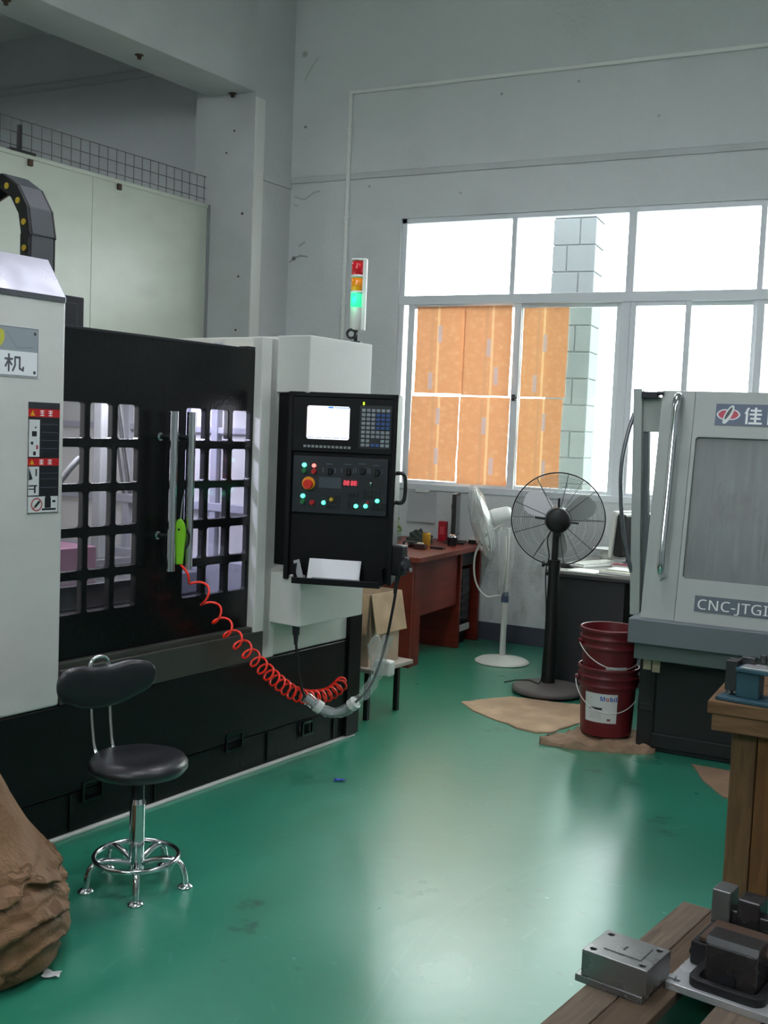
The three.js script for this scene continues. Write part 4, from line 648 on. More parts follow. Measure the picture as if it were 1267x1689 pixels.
// ================================================================== WOODEN DESK
{
  const t = thing('wooden_desk', 'reddish wooden desk against the window wall beside the white fan', 'desk', [-3.35, 0, -7.2]);
  const o = (x0, x1, y0, y1, z0, z1) => bx(x0 + 3.35, x1 + 3.35, y0, y1, z0 + 7.2, z1 + 7.2, 0.004);
  part(t, 'desktop', o(-3.75, -2.99, 0.725, 0.76, -7.88, -6.56), M.desk);
  part(t, 'side_panel', o(-3.72, -3.06, 0.0, 0.725, -6.64, -6.605), M.desk); part(t, 'corner_panel', o(-3.10, -3.06, 0, 0.725, -6.76, -6.645), M.desk);
  part(t, 'modesty_panel', o(-3.10, -3.08, 0.33, 0.72, -7.44, -6.775), M.desk); part(t, 'inner_panel', o(-3.72, -3.06, 0, 0.725, -7.48, -7.445), M.desk);
  part(t, 'side_panel', o(-3.72, -3.06, 0, 0.725, -7.86, -7.825), M.desk); part(t, 'apron', o(-3.12, -3.10, 0.60, 0.72, -7.82, -7.485), M.deskDark);
  const pc = thing('computer_tower', 'black computer tower with a white foot under the wooden desk', 'computer', [-3.25, 0.0, -7.66]);
  part(pc, 'stand', [bx(-0.2, 0.12, 0, 0.10, -0.09, 0.09, 0.004)], M.black, 'dark stand'); part(pc, 'foot', bx(-0.2, 0.155, 0.10, 0.15, -0.1, 0.1, 0.006), M.white, 'white foot'); part(pc, 'case', bx(-0.22, 0.15, 0.15, 0.58, -0.1, 0.1, 0.008), M.blackGloss); part(pc, 'front_grille', [0, 1, 2, 3, 4].map((i) => bx(0.148, 0.154, 0.22 + i * 0.06, 0.26 + i * 0.06, -0.07, 0.07, 0.002)), M.darkSteel);
  const mo = thing('monitor', 'thin black monitor seen edge on upon the wooden desk', 'monitor', [-3.225, 0.76, -7.71], 107);
  part(mo, 'foot', bx(-0.1, 0.1, 0, 0.012, -0.08, 0.08, 0.005), M.black); part(mo, 'neck', bx(-0.025, 0.025, 0.01, 0.14, -0.035, -0.02, 0.004), M.black); const sc = bx(-0.16, 0.16, 0.05, 0.38, -0.02, 0.012, 0.006); part(mo, 'screen_case', sc, M.black); part(mo, 'screen', bx(-0.15, 0.15, 0.065, 0.365, 0.012, 0.0135, 0), M.blackGloss);
}
const small = (name, label, category, pos, build, turn = 0) => { const t = thing(name, label, category, pos, turn); build(t); return t; };
small('glass_jar', 'jar of green leaves at the machine end of the wooden desk', 'jar', [-3.584, 0.76, -7.40], (t) => { part(t, 'jar', lathe([[0, 0], [0.04, 0], [0.045, 0.01], [0.045, 0.09], [0.034, 0.11], [0.032, 0.11], [0.042, 0.09], [0.042, 0.012], [0, 0.008]], 24), M.glass); for (let i = 0; i < 16; i++) { const a = rnd() * 6.28, l = rr(0.02, 0.06), g = new THREE.SphereGeometry(1, 8, 6); g.scale(0.022, 0.008, 0.014); g.rotateZ(rr(-1, 1)).rotateY(a).translate(Math.cos(a) * l * 0.55, rr(0.05, 0.2), Math.sin(a) * l * 0.55); part(t, 'leaf', g, i % 3 ? M.green : std('#93a35a', 0.7)); } });
small('camera_case', 'glossy black case at the near end of the wooden desk', 'case', [-3.333, 0.76, -7.168], (t) => { part(t, 'case', bx(-0.065, 0.06, 0, 0.042, -0.04, 0.04, 0.014), M.blackGloss); part(t, 'lens', cyl(0.015, 0.015, [-0.03, 0.022, 0.036], [-0.03, 0.022, 0.05], 16), M.chrome); }, 10);
small('wooden_block', 'dark brown wooden block between the black case and gold can', 'block', [-3.235, 0.76, -7.09], (t) => { part(t, 'block', bx(-0.045, 0.045, 0, 0.035, -0.025, 0.025, 0.004), std('#3a1d14', 0.5)); part(t, 'slip', bx(-0.02, 0.025, 0.035, 0.045, -0.015, 0.015, 0.004), M.offWhite, 'pale slip on top'); });
small('drink_can', 'golden yellow drink can on the wooden desk', 'can', [-3.294, 0.76, -7.327], (t) => { part(t, 'can', lathe([[0, 0], [0.026, 0], [0.031, 0.006], [0.031, 0.085], [0.026, 0.096], [0, 0.096]], 24), M.gold); part(t, 'lid', lathe([[0, 0.097], [0.022, 0.097], [0.026, 0.099], [0.026, 0.095], [0, 0.094]], 24), M.steel); });
small('cloth_heap', 'dark green cloth heap behind the can on the wooden desk', 'cloth', [-3.43, 0.76, -7.52], (t) => { const g = new THREE.SphereGeometry(1, 32, 18, 0, 6.2832, 0, Math.PI / 2), p = g.attributes.position; for (let i = 0; i < p.count; i++) { const k = 1 + 0.6 * (vn3(p.getX(i) * 4 + 3, p.getY(i) * 4, p.getZ(i) * 4 + 3, 4) - 0.5); p.setXYZ(i, p.getX(i) * 0.1 * k, p.getY(i) * 0.085 * k, p.getZ(i) * 0.07 * k); } g.computeVertexNormals(); part(t, 'cloth', g, std('#3c4640', 0.9)); });
small('card_reader', 'flat black slab lying at the front edge of the wooden desk', 'slab', [-3.14, 0.76, -7.19], (t) => { part(t, 'slab', bx(-0.05, 0.05, 0, 0.014, -0.03, 0.03, 0.004), M.black); part(t, 'window', bx(-0.03, 0.03, 0.014, 0.0155, -0.018, 0.018, 0), M.darkSteel); });
small('red_box', 'small upright red box beside the monitor on the wooden desk', 'box', [-3.36, 0.76, -7.78], (t) => { part(t, 'box', bx(-0.033, 0.033, 0, 0.15, -0.02, 0.02, 0.003), std('#c01c30', 0.45)); part(t, 'front_print', bx(-0.018, 0.018, 0.05, 0.11, 0.02, 0.0208, 0), std('#d8505a', 0.5)); });
small('steel_cup', 'dark cup with shiny rim in front of the red box', 'cup', [-3.16, 0.76, -7.5], (t) => { part(t, 'cup', lathe([[0, 0], [0.034, 0], [0.038, 0.06], [0.034, 0.06], [0.03, 0.006], [0, 0.006]], 24), M.darkSteel); part(t, 'lid', lathe([[0, 0.085], [0.02, 0.082], [0.036, 0.066], [0.038, 0.058], [0, 0.058]], 24), M.chrome); });
small('white_carton', 'small white and black carton at the far end of the wooden desk', 'carton', [-3.06, 0.76, -7.78], (t) => { part(t, 'carton', bx(-0.06, 0.06, 0.03, 0.045, -0.06, 0.06, 0.003), M.offWhite); part(t, 'base', bx(-0.06, 0.06, 0, 0.03, -0.06, 0.06, 0.003), M.black); });
small('wall_notice', 'pale sheet hung on the wall below the window left of the monitor', 'notice', [-3.61, 0.88, ZW], (t) => { const g = new THREE.PlaneGeometry(0.245, 0.245, 8, 8), p = g.attributes.position; for (let i = 0; i < p.count; i++) p.setZ(i, 0.006 + 0.02 * Math.pow(Math.max(0, -p.getY(i) / 0.1225), 2)); g.translate(0, 0.1225, 0); g.computeVertexNormals(); part(t, 'sheet', g, new THREE.MeshStandardMaterial({ color: '#b4b6ba', roughness: 0.8, side: THREE.DoubleSide })); part(t, 'hanging_clip', bx(-0.06, 0.06, 0.235, 0.262, 0.002, 0.018, 0.004), M.white); });
// ================================================================== WHITE FAN
function cageRings(R, depth, rings, rw, sp, spokes) {   // domed wire guard, opening at z = 0
  const g = []; for (let i = 1; i <= rings; i++) { const u = i / rings, r = R * u; g.push(new THREE.TorusGeometry(r, rw, 5, 44).translate(0, 0, depth * (1 - u * u))); }
  for (let k = 0; k < spokes; k++) { const a = k / spokes * 6.2832; g.push(tube([[0.12, 0.4, 0.7, 1].map((u) => u)].flat().map((u) => [R * u * Math.cos(a), R * u * Math.sin(a), depth * (1 - u * u)]), sp, 10, 5)); }
  return g;
}
function blades(R, n, w) {
  const g = []; for (let k = 0; k < n; k++) { const s = new THREE.Shape(); s.moveTo(0.15 * R, -w * 0.35); s.bezierCurveTo(0.4 * R, -w * 1.1, 0.8 * R, -w * 1.2, 0.92 * R, -w * 0.5); s.bezierCurveTo(0.98 * R, w * 0.4, 0.8 * R, w * 1.1, 0.6 * R, w * 0.9); s.bezierCurveTo(0.4 * R, w * 0.7, 0.25 * R, w * 0.5, 0.15 * R, w * 0.35); const e = new THREE.ExtrudeGeometry(s, { depth: 0.002, bevelEnabled: false, curveSegments: 10 }); e.rotateX(0.35); e.rotateZ(k / n * 6.2832 + 0.5); g.push(e); } return g;
}
{
  const t = thing('pedestal_fan', 'white pedestal fan turned sideways and wrapped in plastic by the window wall', 'fan', [-2.612, 0, -7.2]);
  part(t, 'base', lathe([[0, 0], [0.19, 0], [0.192, 0.008], [0.17, 0.022], [0.06, 0.034], [0.03, 0.05], [0, 0.05]], 48), M.offWhite, 'round white base');
  part(t, 'pole', [cyl(0.021, 0.021, [0, 0.03, 0], [0, 0.5, 0], 20), cyl(0.014, 0.014, [0, 0.5, 0], [0, 0.95, 0], 16)], M.offWhite); part(t, 'collar', [cyl(0.027, 0.024, [0, 0.43, 0], [0, 0.5, 0], 20)], M.blueGrey, 'blue grey collar');
  const head = sub(t, 'head', [-0.07, 1.03, 0.027]); head.rotation.order = 'YZX'; head.rotation.set(0, -62 * D, 0);
  // local head frame: +z blows forward; built turned and tipped down
  const hd = new THREE.Matrix4().makeRotationX(16 * D), tip = (g) => { g.applyMatrix4(hd); return g; };
  part(head, 'motor', tip(lathe([[0, -0.10], [0.04, -0.095], [0.055, -0.07], [0.058, 0.03], [0.05, 0.06], [0, 0.06]], 32).rotateX(Math.PI / 2)), M.white, 'rounded white motor'); part(head, 'tilt_joint', bx(-0.022, 0.022, -0.1, -0.02, -0.025, 0.025, 0.008), M.offWhite);
  part(head, 'guard', tip(merge([...cageRings(0.225, 0.07, 18, 0.0011, 0.0015, 16).map((g) => g.translate(0, 0, 0.12)), ...cageRings(0.225, 0.05, 14, 0.0011, 0.0015, 16).map((g) => g.rotateY(Math.PI).translate(0, 0, 0.11))])), M.wireWhite = std('#c9cbca', 0.4)); part(head, 'guard_rim', tip(new THREE.TorusGeometry(0.226, 0.007, 10, 60).translate(0, 0, 0.115)), M.white, 'white guard rim');
  part(head, 'blade', tip(merge(blades(0.2, 3, 0.09).map((g) => g.translate(0, 0, 0.11)))), M.blade);
  const bag = new THREE.SphereGeometry(1, 56, 40), p = bag.attributes.position; for (let i = 0; i < p.count; i++) { const x = p.getX(i), y = p.getY(i), z = p.getZ(i), k = 1 + 0.16 * (vn3(x * 3 + 9, y * 3 + 9, z * 3 + 9, 6) - 0.5) + 0.1 * (vn3(x * 9 + 9, y * 9 + 9, z * 9 + 9, 7) - 0.5); p.setXYZ(i, x * 0.242 * k, y * 0.245 * k - (y < -0.3 ? 0.05 * -y : 0), 0.125 + z * 0.07 * k); } bag.computeVertexNormals(); part(head, 'plastic_cover', tip(bag), M.film, 'crumpled clear plastic cover');
  let w = new THREE.CylinderGeometry(0.06, 0.045, 0.48, 40, 40, true); const q = w.attributes.position; for (let i = 0; i < q.count; i++) { const y = q.getY(i), a = Math.atan2(q.getZ(i), q.getX(i)), k = 1 + 0.5 * (vn3(Math.cos(a) * 2 + 5, y * 14 + 5, Math.sin(a) * 2 + 5, 8) - 0.5) + 0.3 * Math.sin(a * 7 + y * 9) * 0.35; q.setX(i, q.getX(i) * k - 0.01); q.setZ(i, q.getZ(i) * k); } w.translate(0, 0.715, 0); w.computeVertexNormals(); part(t, 'plastic_wrap', w, M.film, 'plastic bag bunched around the pole');
  part(t, 'power_cord', tube([[-0.02, 0.98, 0.05], [-0.12, 0.9, 0.1], [-0.2, 0.75, 0.1], [-0.19, 0.55, 0.08], [-0.12, 0.46, 0.05], [-0.05, 0.47, 0.02], [-0.024, 0.47, 0.0]], 0.007, 70, 8), M.offWhite, 'cream power cord');
  part(t, 'control_cord', tube([[0.0, 0.9, 0.05], [0.01, 0.75, 0.055], [0.0, 0.6, 0.05], [-0.01, 0.49, 0.03]], 0.006, 40, 8), M.offWhite);
}
// ================================================================== BLACK FAN
{
  const t = thing('industrial_fan', 'large black industrial pedestal fan with round wire cage, seen from behind', 'fan', [-2.045, 0.0, -6.50], 17.5);
  part(t, 'base', lathe([[0, 0.008], [0.205, 0.008], [0.222, 0.014], [0.222, 0.036], [0.205, 0.048], [0.06, 0.055], [0.045, 0.07], [0, 0.07]], 56), std('#6b6563', 0.6, { map: softBlotch }), 'heavy round grey base');
  part(t, 'pole', [cyl(0.042, 0.034, [0, 0.05, 0], [0, 0.82, 0], 24), cyl(0.021, 0.021, [0, 0.8, 0], [0, 1.02, 0], 20)], M.black); part(t, 'clamp_knob', [cyl(0.037, 0.037, [0, 0.78, 0], [0, 0.84, 0], 24), cyl(0.01, 0.01, [-0.03, 0.81, 0], [-0.06, 0.81, 0], 12), cyl(0.018, 0.018, [-0.06, 0.81, 0], [-0.078, 0.81, 0], 14)], M.black);
  const h = sub(t, 'head', [0.008, 1.09, 0]);
  // rear faces the viewer (+z); blades and front guard lie behind
  part(h, 'motor', [lathe([[0, 0.10], [0.05, 0.098], [0.072, 0.085], [0.079, 0.06], [0.079, -0.02], [0, -0.02]], 36).rotateX(Math.PI / 2)], M.black, 'round black motor'); part(h, 'motor_band', lathe([[0.0795, 0.02], [0.082, 0.02], [0.082, -0.03], [0.0795, -0.03]], 36).rotateX(Math.PI / 2), M.steel); part(h, 'yoke', [bx(-0.022, 0.022, -0.1, -0.04, -0.02, 0.05, 0.006), cyl(0.008, 0.008, [-0.14, 0.01, 0.03], [-0.07, 0.005, 0.03], 10), cyl(0.006, 0.006, [0.07, -0.01, 0.05], [0.125, -0.012, 0.05], 10), cyl(0.008, 0.007, [0.0, 0.07, 0.03], [0.0, 0.135, 0.03], 10)], M.black);
  part(h, 'rear_guard', merge(cageRings(0.287, 0.075, 30, 0.0009, 0.0022, 9).map((g) => g.translate(0, 0, -0.06))), M.darkSteel, 'round wire guard'); part(h, 'front_guard', merge(cageRings(0.287, 0.06, 26, 0.0009, 0.0018, 6).map((g) => g.rotateY(Math.PI).translate(0, 0, -0.075))), M.darkSteel); part(h, 'guard_rim', new THREE.TorusGeometry(0.289, 0.0045, 8, 80).translate(0, 0, -0.066), M.darkSteel);
  part(h, 'blade', blades(0.265, 3, 0.085).map((g) => g.translate(0, 0, -0.075)), M.blade, 'pale metal blades');
  part(t, 'power_cord', tube([[-0.03, 1.03, 0.06], [-0.05, 0.97, 0.05], [-0.035, 0.86, 0.04], [-0.05, 0.78, 0.04], [-0.035, 0.5, 0.04], [-0.04, 0.2, 0.045], [-0.05, 0.075, 0.05], [-0.12, 0.06, -0.06], [-0.2, 0.046, -0.1], [-0.23, 0.03, -0.14], [-0.28, 0.008, -0.18]], 0.004, 90, 7), M.black);
}
// ================================================================== GREY DESK
{
  const t = thing('grey_desk', 'dark grey office desk behind the black fan', 'desk', [-1.65, 0, -7.3]);
  const o = (x0, x1, y0, y1, z0, z1, r = 0.004) => bx(x0 + 1.65, x1 + 1.65, y0, y1, z0 + 7.3, z1 + 7.3, r);
  part(t, 'desktop', o(-2.19, -1.1, 0.715, 0.74, -7.86, -6.79), M.deskTopGrey); part(t, 'end_panel', o(-2.13, -1.68, 0, 0.715, -6.86, -6.83), M.deskDark); part(t, 'side_panel', o(-2.13, -2.10, 0, 0.715, -7.84, -6.862), M.deskDark); part(t, 'side_panel', o(-1.14, -1.11, 0, 0.715, -7.84, -6.84), M.deskDark); part(t, 'edge_trim', o(-2.192, -1.098, 0.70, 0.722, -6.80, -6.785, 0.002), M.deskDark);
  small('red_crate', 'red crate on the floor beside the dark grey desk panel', 'crate', [-1.52, 0, -7.1], (q) => { part(q, 'crate', [bx(-0.13, 0.13, 0.4, 0.62, 0.10, 0.115, 0.004), bx(-0.13, -0.115, 0.4, 0.62, -0.12, 0.11, 0.004), bx(0.115, 0.13, 0.4, 0.62, -0.12, 0.11, 0.004), bx(-0.13, 0.13, 0.4, 0.415, -0.12, 0.11, 0.004)], std('#8f2030', 0.5)); part(q, 'lower_crate', bx(-0.13, 0.13, 0, 0.4, -0.12, 0.11, 0.008), std('#63666e', 0.6)); });
}
small('keyboard', 'pale keyboard on the grey desk', 'keyboard', [-2.0, 0.74, -7.22], (t) => { part(t, 'case', bx(-0.08, 0.08, 0, 0.018, -0.23, 0.2, 0.005), M.white); const g = []; for (let i = 0; i < 5; i++) for (let j = 0; j < 15; j++) g.push(bx(-0.068 + i * 0.028, -0.045 + i * 0.028, 0.018, 0.026, -0.215 + j * 0.027, -0.192 + j * 0.027, 0.002)); part(t, 'keys', g, M.offWhite); }, -22);
small('computer_mouse', 'black computer mouse on the left corner of the grey desk', 'mouse', [-2.12, 0.74, -6.98], (t) => { const g = new THREE.SphereGeometry(1, 24, 14, 0, 6.2832, 0, Math.PI / 2); g.scale(0.055, 0.034, 0.036); part(t, 'shell', g, M.black); part(t, 'wheel', cyl(0.006, 0.006, [0.03, 0.028, -0.004], [0.03, 0.028, 0.004], 10), M.grey); }, 15);
small('paper_sheets', 'white paper sheet at the front edge of the grey desk', 'paper', [-1.95, 0.74, -6.9], (t) => { part(t, 'sheet', bx(-0.1, 0.1, 0, 0.003, -0.09, 0.09, 0), M.paperWhite); }, -12);
small('file_folder', 'cream paper folder at the right front of the grey desk', 'folder', [-1.72, 0.74, -6.93], (t) => { part(t, 'cover', bx(-0.12, 0.12, 0, 0.02, -0.11, 0.11, 0.003), std('#bdb6a6', 0.8)); part(t, 'pages', bx(-0.115, 0.118, 0.004, 0.016, -0.105, 0.113, 0.001), M.paperWhite); part(t, 'slip', bx(-0.1, 0.1, 0.02, 0.028, -0.1, 0.06, 0.003), M.offWhite); }, -8);
small('desk_monitor', 'old dark monitor seen from the side on the grey desk', 'monitor', [-1.83, 0.74, -7.52], (t) => { part(t, 'base', bx(-0.08, 0.1, 0, 0.014, -0.09, 0.09, 0.005), M.grey); part(t, 'neck', bx(-0.01, 0.03, 0.01, 0.12, -0.03, 0.03, 0.006), M.black); part(t, 'front_bezel', bx(-0.05, -0.02, 0.05, 0.37, -0.2, 0.2, 0.006).rotateZ(-0.08), M.offWhite, 'pale bezel'); part(t, 'back_case', bx(-0.02, 0.05, 0.06, 0.36, -0.19, 0.19, 0.02).rotateZ(-0.08), M.black); }, -20);
small('white_bowl', 'shallow white bowl at the back of the grey desk', 'bowl', [-2.02, 0.74, -7.62], (t) => { part(t, 'foot', lathe([[0, 0], [0.04, 0], [0.045, 0.06], [0, 0.06]], 24), M.white); part(t, 'bowl', lathe([[0, 0.06], [0.06, 0.062], [0.1, 0.085], [0.096, 0.087], [0.055, 0.068], [0, 0.066]], 32), M.white); });
small('red_notebook', 'small dark red notebook behind the keyboard on the grey desk', 'notebook', [-1.8, 0.74, -7.2], (t) => { part(t, 'cover', bx(-0.06, 0.06, 0, 0.03, -0.05, 0.05, 0.004), std('#7c2434', 0.6)); part(t, 'pages', bx(-0.056, 0.0605, 0.004, 0.026, -0.046, 0.0505, 0.001), M.paper); });
// ================================================================== BUCKETS AND FLOOR CARDBOARD
function wavy(pts, h, amp, f, k, name, label, mat, div = 40) {   // an uneven sheet with an outline, resting on the floor
  const xs = pts.map((p) => p[0]), zs = pts.map((p) => p[1]), cx = (Math.min(...xs) + Math.max(...xs)) / 2, cz = (Math.min(...zs) + Math.max(...zs)) / 2;
  const inside = (x, z) => { let c = false; for (let i = 0, j = pts.length - 1; i < pts.length; j = i++) { const [a, b] = pts[i], [d, e] = pts[j]; if ((b > z) !== (e > z) && x < (d - a) * (z - b) / (e - b) + a) c = !c; } return c; };
  const outline = []; const N = 160; { let len = 0; const ls = pts.map((p, i) => Math.hypot(pts[(i + 1) % pts.length][0] - p[0], pts[(i + 1) % pts.length][1] - p[1])); len = ls.reduce((a, b) => a + b); for (let n = 0; n < N; n++) { let d = n / N * len, i = 0; while (d > ls[i]) d -= ls[i++]; const u = d / ls[i], a = pts[i], b = pts[(i + 1) % pts.length], w = 0.012 * (vn3(n * 0.31, k, 2, 4) - 0.5); outline.push([a[0] + (b[0] - a[0]) * u + w, a[1] + (b[1] - a[1]) * u + w]); } }
  const rings = 16, pos = [], idx = []; const hgt = (x, z) => amp * vn3(x * f + k, z * f, k, 7) + amp * 0.4 * vn3(x * f * 3, z * f * 3 + k, k, 8);
  for (let r = 0; r <= rings; r++) for (let n = 0; n < N; n++) { const u = r / rings, x = cx + (outline[n][0] - cx) * u, z = cz + (outline[n][1] - cz) * u; pos.push(x - cx, h + hgt(x, z), z - cz); }
  for (let n = 0; n < N; n++) pos.push(outline[n][0] - cx, 0, outline[n][1] - cz);
  for (let r = 0; r <= rings; r++) for (let n = 0; n < N; n++) { const a = r * N + n, b = r * N + (n + 1) % N, c = a + N, d = b + N; idx.push(a, b, c, b, d, c); }
  const g = new THREE.BufferGeometry(); g.setAttribute('position', new THREE.Float32BufferAttribute(pos, 3)); g.setIndex(idx); g.computeVertexNormals(); uvm(g);
  return single(name, label, 'cardboard', g, mat, [cx, 0.0005, cz]);
}
M.cartonFloor = std('#f2e6da', 0.9, { map: cartonTex, side: THREE.DoubleSide, bumpMap: grainBump, bumpScale: 0.001 }); M.cartonDirty = std('#cabdb1', 0.85, { map: cartonTex, side: THREE.DoubleSide, bumpMap: grainBump, bumpScale: 0.002 });
wavy([[-2.40, -5.95], [-2.26, -5.80], [-2.07, -5.68], [-2.0, -5.66], [-1.93, -5.60], [-1.80, -5.565], [-1.74, -5.62], [-1.66, -5.9], [-1.72, -6.32], [-2.2, -6.25]], 0.003, 0.006, 5, 3, 'cardboard_sheet', 'flattened tan cardboard sheet under the black fan base', M.cartonFloor);
wavy([[-1.73, -5.39], [-1.55, -5.38], [-1.38, -5.435], [-1.2, -5.51], [-1.16, -5.56], [-1.24, -5.84], [-1.52, -5.86], [-1.66, -5.62]], 0.004, 0.034, 17, 8, 'cardboard_sheet', 'crumpled dirty cardboard under the red buckets', M.cartonDirty);
wavy([[-0.96, -5.47], [-0.86, -5.24], [-0.74, -5.05], [-0.55, -5.02], [-0.5, -5.5]], 0.003, 0.006, 6, 12, 'cardboard_sheet', 'dirty cardboard piece in front of the dark lathe base', M.cartonDirty);
{
  const bucket = (y, turn, label, lab) => {
    const t = thing('oil_bucket', label, 'bucket', [-1.462, y, -5.70], turn, 'stacked red oil buckets');
    part(t, 'pail', lathe([[0, 0], [0.128, 0], [0.134, 0.006], [0.146, 0.24], [0.15, 0.26], [0.158, 0.262], [0.158, 0.275], [0.151, 0.277], [0.152, 0.305], [0.161, 0.307], [0.161, 0.318], [0.153, 0.32], [0.154, 0.345], [0.163, 0.348], [0.163, 0.362], [0.157, 0.366], [0.151, 0.362], [0.143, 0.25], [0.129, 0.012], [0, 0.012]], 64), M.bucketRed);
    const tex = canvasTex(512, 440, (c, w, h) => { c.fillStyle = '#d4d2d0'; c.fillRect(0, 0, w, h); for (let i = 0; i < 60; i++) { c.strokeStyle = `rgba(150,148,146,${rr(0.1, 0.4)})`; c.beginPath(); const x = rnd() * w, yy = rnd() * h; c.moveTo(x, yy); c.lineTo(x + rr(-60, 60), yy + rr(-40, 40)); c.stroke(); } c.font = 'bold 96px sans-serif'; c.textBaseline = 'middle'; let x = 250; for (const [ch, col] of [['M', '#2b4cae'], ['o', '#b03a44'], ['b', '#2b4cae'], ['i', '#2b4cae'], ['l', '#2b4cae']]) { c.fillStyle = col; c.fillText(ch, x, 76); x += c.measureText(ch).width; } c.fillStyle = '#20242c'; c.fillRect(84, 214, 206, 34); c.fillStyle = '#9a9a9c'; for (let i = 0; i < 6; i++) c.fillRect(90, 278 + i * 20, 190, 5); c.fillStyle = '#a05058'; c.fillRect(112, 70, 14, 14); c.fillStyle = '#8a4a44'; c.fillRect(370, 372, 50, 34); });
    const a0 = lab[0] * D, a1 = lab[1] * D, y0 = lab[2], y1 = lab[3], r = (yy) => 0.134 + 0.012 * (yy / 0.24) + 0.0012, g = new THREE.CylinderGeometry(r(y1), r(y0), y1 - y0, 24, 1, true, a0, a1 - a0); g.translate(0, (y0 + y1) / 2, 0);
    const mat = new THREE.MeshStandardMaterial({ map: tex, roughness: 0.6 }); part(t, 'label', g, mat, 'white printed label');
    const lug = lab[4] * D, lx = Math.cos(lug), lz = Math.sin(lug), pts = []; for (let i = 0; i <= 24; i++) { const u = i / 24 * Math.PI, c = Math.cos(u), s = Math.sin(u); pts.push([0.172 * c * lx - 0.175 * s * -lz * 0.985, 0.29 - lab[5] * s, 0.172 * c * lz - 0.175 * s * lx * 0.985]); }
    part(t, 'bail', tube(pts.map(([x, yy, z]) => [x, yy, z]), 0.0028, 60, 7), M.wire, 'wire bail handle'); part(t, 'lug', [cyl(0.014, 0.014, [0.152 * lx, 0.29, 0.152 * lz], [0.176 * lx, 0.29, 0.176 * lz], 14), cyl(0.014, 0.014, [-0.152 * lx, 0.29, -0.152 * lz], [-0.176 * lx, 0.29, -0.176 * lz], 14)], M.bucketRed);
  };
  bucket(0.036, 14, 'lower red oil bucket of the stack, standing on cardboard, large white label', [-50, 22, 0.08, 0.235, 176, 0.15]);
  bucket(0.24, 14, 'upper red oil bucket of the stack, open at the top', [-6, 40, 0.13, 0.175, 160, 0.12]);
}
// ================================================================== BENCH WITH BLUE VISE
{
  const t = thing('work_bench', 'rough wooden workbench at the right edge with thick plank top', 'bench', [-0.2, 0, -4.15]);
  const o = (x0, x1, y0, y1, z0, z1, r = 0.006) => bx(x0 + 0.2, x1 + 0.2, y0, y1, z0 + 4.15, z1 + 4.15, r);
  const up = (g) => { const uv = g.attributes.uv; for (let i = 0; i < uv.count; i++) uv.setXY(i, uv.getY(i), uv.getX(i)); return g; };
  for (let k = 0; k < 3; k++) part(t, 'top_plank', o(-0.63, 0.55, 0.675, 0.72, -3.99 - k * 0.185 + 0.003, -3.815 - k * 0.185, 0.005), M.bench);
  part(t, 'front_rail', o(-0.615, 0.54, 0.615, 0.675, -3.87, -3.822), M.bench); part(t, 'back_rail', o(-0.615, 0.54, 0.615, 0.675, -4.36, -4.31), M.bench);
  for (const [x, z] of [[-0.557, -3.99], [0.42, -3.99], [-0.557, -4.36], [0.42, -4.36]]) part(t, 'leg', up(o(x, x + 0.085, 0, 0.615, z, z + 0.075)), M.bench);
  part(t, 'leg_brace', up(o(-0.468, -0.405, 0, 0.615, -3.965, -3.90)), M.benchPale, 'paler upright board'); part(t, 'stretcher', o(-0.557, 0.5, 0.30, 0.36, -4.37, -4.345), M.bench); part(t, 'stretcher', o(-0.40, 0.42, 0.3, 0.345, -3.96, -3.93), M.bench);
  const v = thing('bench_fixture', 'blue painted cast fixture with dark block standing on the workbench', 'fixture', [-0.5, 0.72, -3.9], -8);
  part(v, 'base_plate', [bx(-0.1, 0.16, 0, 0.014, -0.06, 0.075, 0.004)], M.vise); part(v, 'bolt', [cyl(0.014, 0.014, [-0.075, 0.014, 0.0], [-0.075, 0.024, 0.0], 6), cyl(0.02, 0.02, [-0.075, 0.013, 0.0], [-0.075, 0.017, 0.0], 18)], M.steel);
  part(v, 'pillar', bx(-0.045, 0.035, 0.012, 0.105, -0.03, 0.04, 0.008), M.vise); part(v, 'top_flange', bx(-0.045, 0.15, 0.103, 0.118, -0.045, 0.055, 0.004), M.vise, 'blue flange with pale top'); part(v, 'pale_plate', bx(-0.03, 0.14, 0.118, 0.122, -0.04, 0.05, 0.001), M.ground);  // pale steel plate capping the blue flange
  part(v, 'dark_block', bx(-0.085, -0.045, 0.03, 0.135, -0.03, 0.03, 0.003), M.darkDie); part(v, 'jaw', [bx(-0.046, 0.001, 0.118, 0.145, -0.052, -0.018, 0.003), bx(0.01, 0.03, 0.12, 0.155, -0.06, -0.045, 0.003), cyl(0.04, 0.04, [0.09, 0.122, 0.0], [0.09, 0.135, 0.0], 28)], M.darkDie);
}
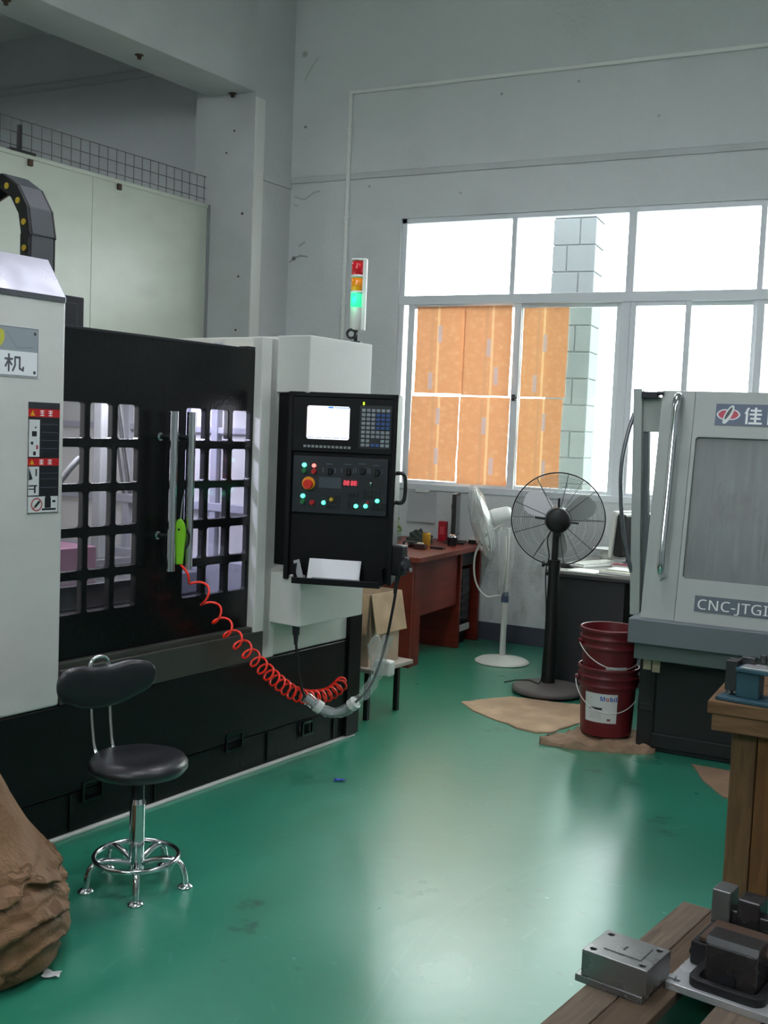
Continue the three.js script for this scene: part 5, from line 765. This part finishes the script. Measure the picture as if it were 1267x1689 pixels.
// ================================================================== PALLET WITH VISE AND DIE BLOCK
{
  const P0 = [-0.55, 0, -2.95], t = thing('wooden_pallet', 'low wooden pallet of worn planks at the lower right', 'pallet', P0, -10);
  [[-0.143, -0.05, M.plank], [-0.047, 0.062, M.plankB], [0.165, 0.285, M.plank], [0.292, 0.41, M.plankB], [0.47, 0.58, M.plank]].forEach(([x0, x1, m], i) => { const g = bx(x0, x1, 0.12, 0.15, -0.49 - 0.006 * i, 0.8, 0.004), uv = g.attributes.uv; for (let k = 0; k < uv.count; k++) uv.setXY(k, uv.getY(k) + i * 0.37, uv.getX(k)); part(t, 'plank', g, m); });
  for (const z of [-0.38, 0.33, 0.72]) part(t, 'bearer', bx(-0.14, 0.58, 0, 0.12, z, z + 0.09, 0.005), M.plankB);
  const loc = (x, y, z) => { const v = V(x, y, z).applyAxisAngle(V(0, 1, 0), -10 * D); return [v.x + P0[0], v.y, v.z + P0[2]]; };
  const d = thing('die_block', 'ground steel die block with four corner holes on the pallet', 'die', [-0.637, 0.15, -2.84], -10.6);
  part(d, 'foot_plate', bx(-0.108, 0.085, 0, 0.02, -0.07, 0.082, 0.003), M.dieSteel);
  const body = new THREE.Shape([[-0.09, -0.075], [0.09, -0.075], [0.09, 0.075], [-0.09, 0.075]].map((p) => new THREE.Vector2(...p))); for (const [x, y] of [[-0.07, -0.055], [0.07, -0.055], [0.07, 0.055], [-0.07, 0.055]]) { const h = new THREE.Path(); h.absarc(x, y, 0.0105, 0, Math.PI * 2); body.holes.push(h); }
  part(d, 'block', floorX(ext(body, 0.067, 0.002, 20), 0.022), M.dieSteel); part(d, 'hole_floor', [[-0.07, 0.055], [0.07, 0.055], [0.07, -0.055], [-0.07, -0.055]].map(([x, z]) => cyl(0.0104, 0.0104, [x, 0.03, z], [x, 0.055, z], 16)), M.castIron);
  part(d, 'insert', bx(-0.05, 0.055, 0.0905, 0.0935, -0.045, 0.035, 0.0006), M.dieSteel, 'inset plate'); part(d, 'slot', bx(-0.006, 0.0, 0.0935, 0.0938, -0.014, 0.012, 0), M.black);
  const v = thing('machine_vise', 'dark greasy machine vise on a bright steel plate on the pallet', 'vise', loc(0.15, 0.15, -0.02), -10);
  const o = (x0, x1, y0, y1, z0, z1, r = 0.004) => bx(x0 - 0.15, x1 - 0.15, y0 - 0.15, y1 - 0.15, z0 + 0.02, z1 + 0.02, r);
  const pl = rrect(0.028 - 0.15, -0.10, 0.30, 0.10, 0.004); for (const [x, y] of [[-0.1, -0.075], [-0.1, 0.075]]) { const h = new THREE.Path(); h.absarc(x, y, 0.011, 0, Math.PI * 2); pl.holes.push(h); }
  part(v, 'plate', floorX(ext(pl, 0.018, 0.001, 18), 0.001), M.ground, 'bright steel plate with bolt holes'); part(v, 'plate_step', o(0.024, 0.045, 0.169, 0.176, 0.04, 0.06, 0.002), M.ground);
  const ring = rrect(-0.07, -0.082, 0.125, 0.09, 0.03); ring.holes.push(rrect(-0.052, -0.066, 0.107, 0.074, 0.02, THREE.Path)); part(v, 'rim', floorX(ext(ring, 0.02, 0.003), 0.02), M.castIron);
  part(v, 'front_jaw', [o(0.113, 0.25, 0.17, 0.285, -0.055, 0.03, 0.006)], M.darkDie); const jt = ext(poly([[-0.055, 0.285], [0.03, 0.285], [0.022, 0.303], [-0.045, 0.303]]), 0.137); jt.rotateY(-Math.PI / 2).translate(0.25, 0, 0).translate(-0.15, -0.15, 0.02); part(v, 'jaw_cap', uvm(jt), M.darkDie, 'bevelled top of the front jaw'); part(v, 'boss', cyl(0.02, 0.018, [0.03, 0.055, 0.048], [0.03, 0.055, 0.056], 24), M.darkSteel);
  part(v, 'bed', [o(0.04, 0.33, 0.17, 0.235, -0.33, -0.06, 0.006), o(0.02, 0.07, 0.17, 0.195, -0.2, -0.1, 0.012)], M.castIron); part(v, 'slide', o(0.06, 0.30, 0.236, 0.25, -0.21, -0.07, 0.003), M.rust, 'brownish slide plate'); part(v, 'rear_block', o(0.035, 0.088, 0.2, 0.328, -0.30, -0.225, 0.004), M.dieSteel); part(v, 'rear_jaw', [o(0.105, 0.17, 0.23, 0.315, -0.31, -0.235, 0.006), o(0.088, 0.2, 0.236, 0.275, -0.29, -0.24, 0.004)], M.darkDie);
}

small('wall_socket', 'small grey socket on the wall just behind the thin monitor', 'socket', [-3.33, 0.98, ZW], (t) => { part(t, 'plate', bx(-0.04, 0.04, 0, 0.08, 0.002, 0.012, 0.003), M.offWhite); part(t, 'outlet', bx(-0.022, 0.022, 0.02, 0.06, 0.012, 0.022, 0.003), M.grey); });

renderer.render(scene, camera);
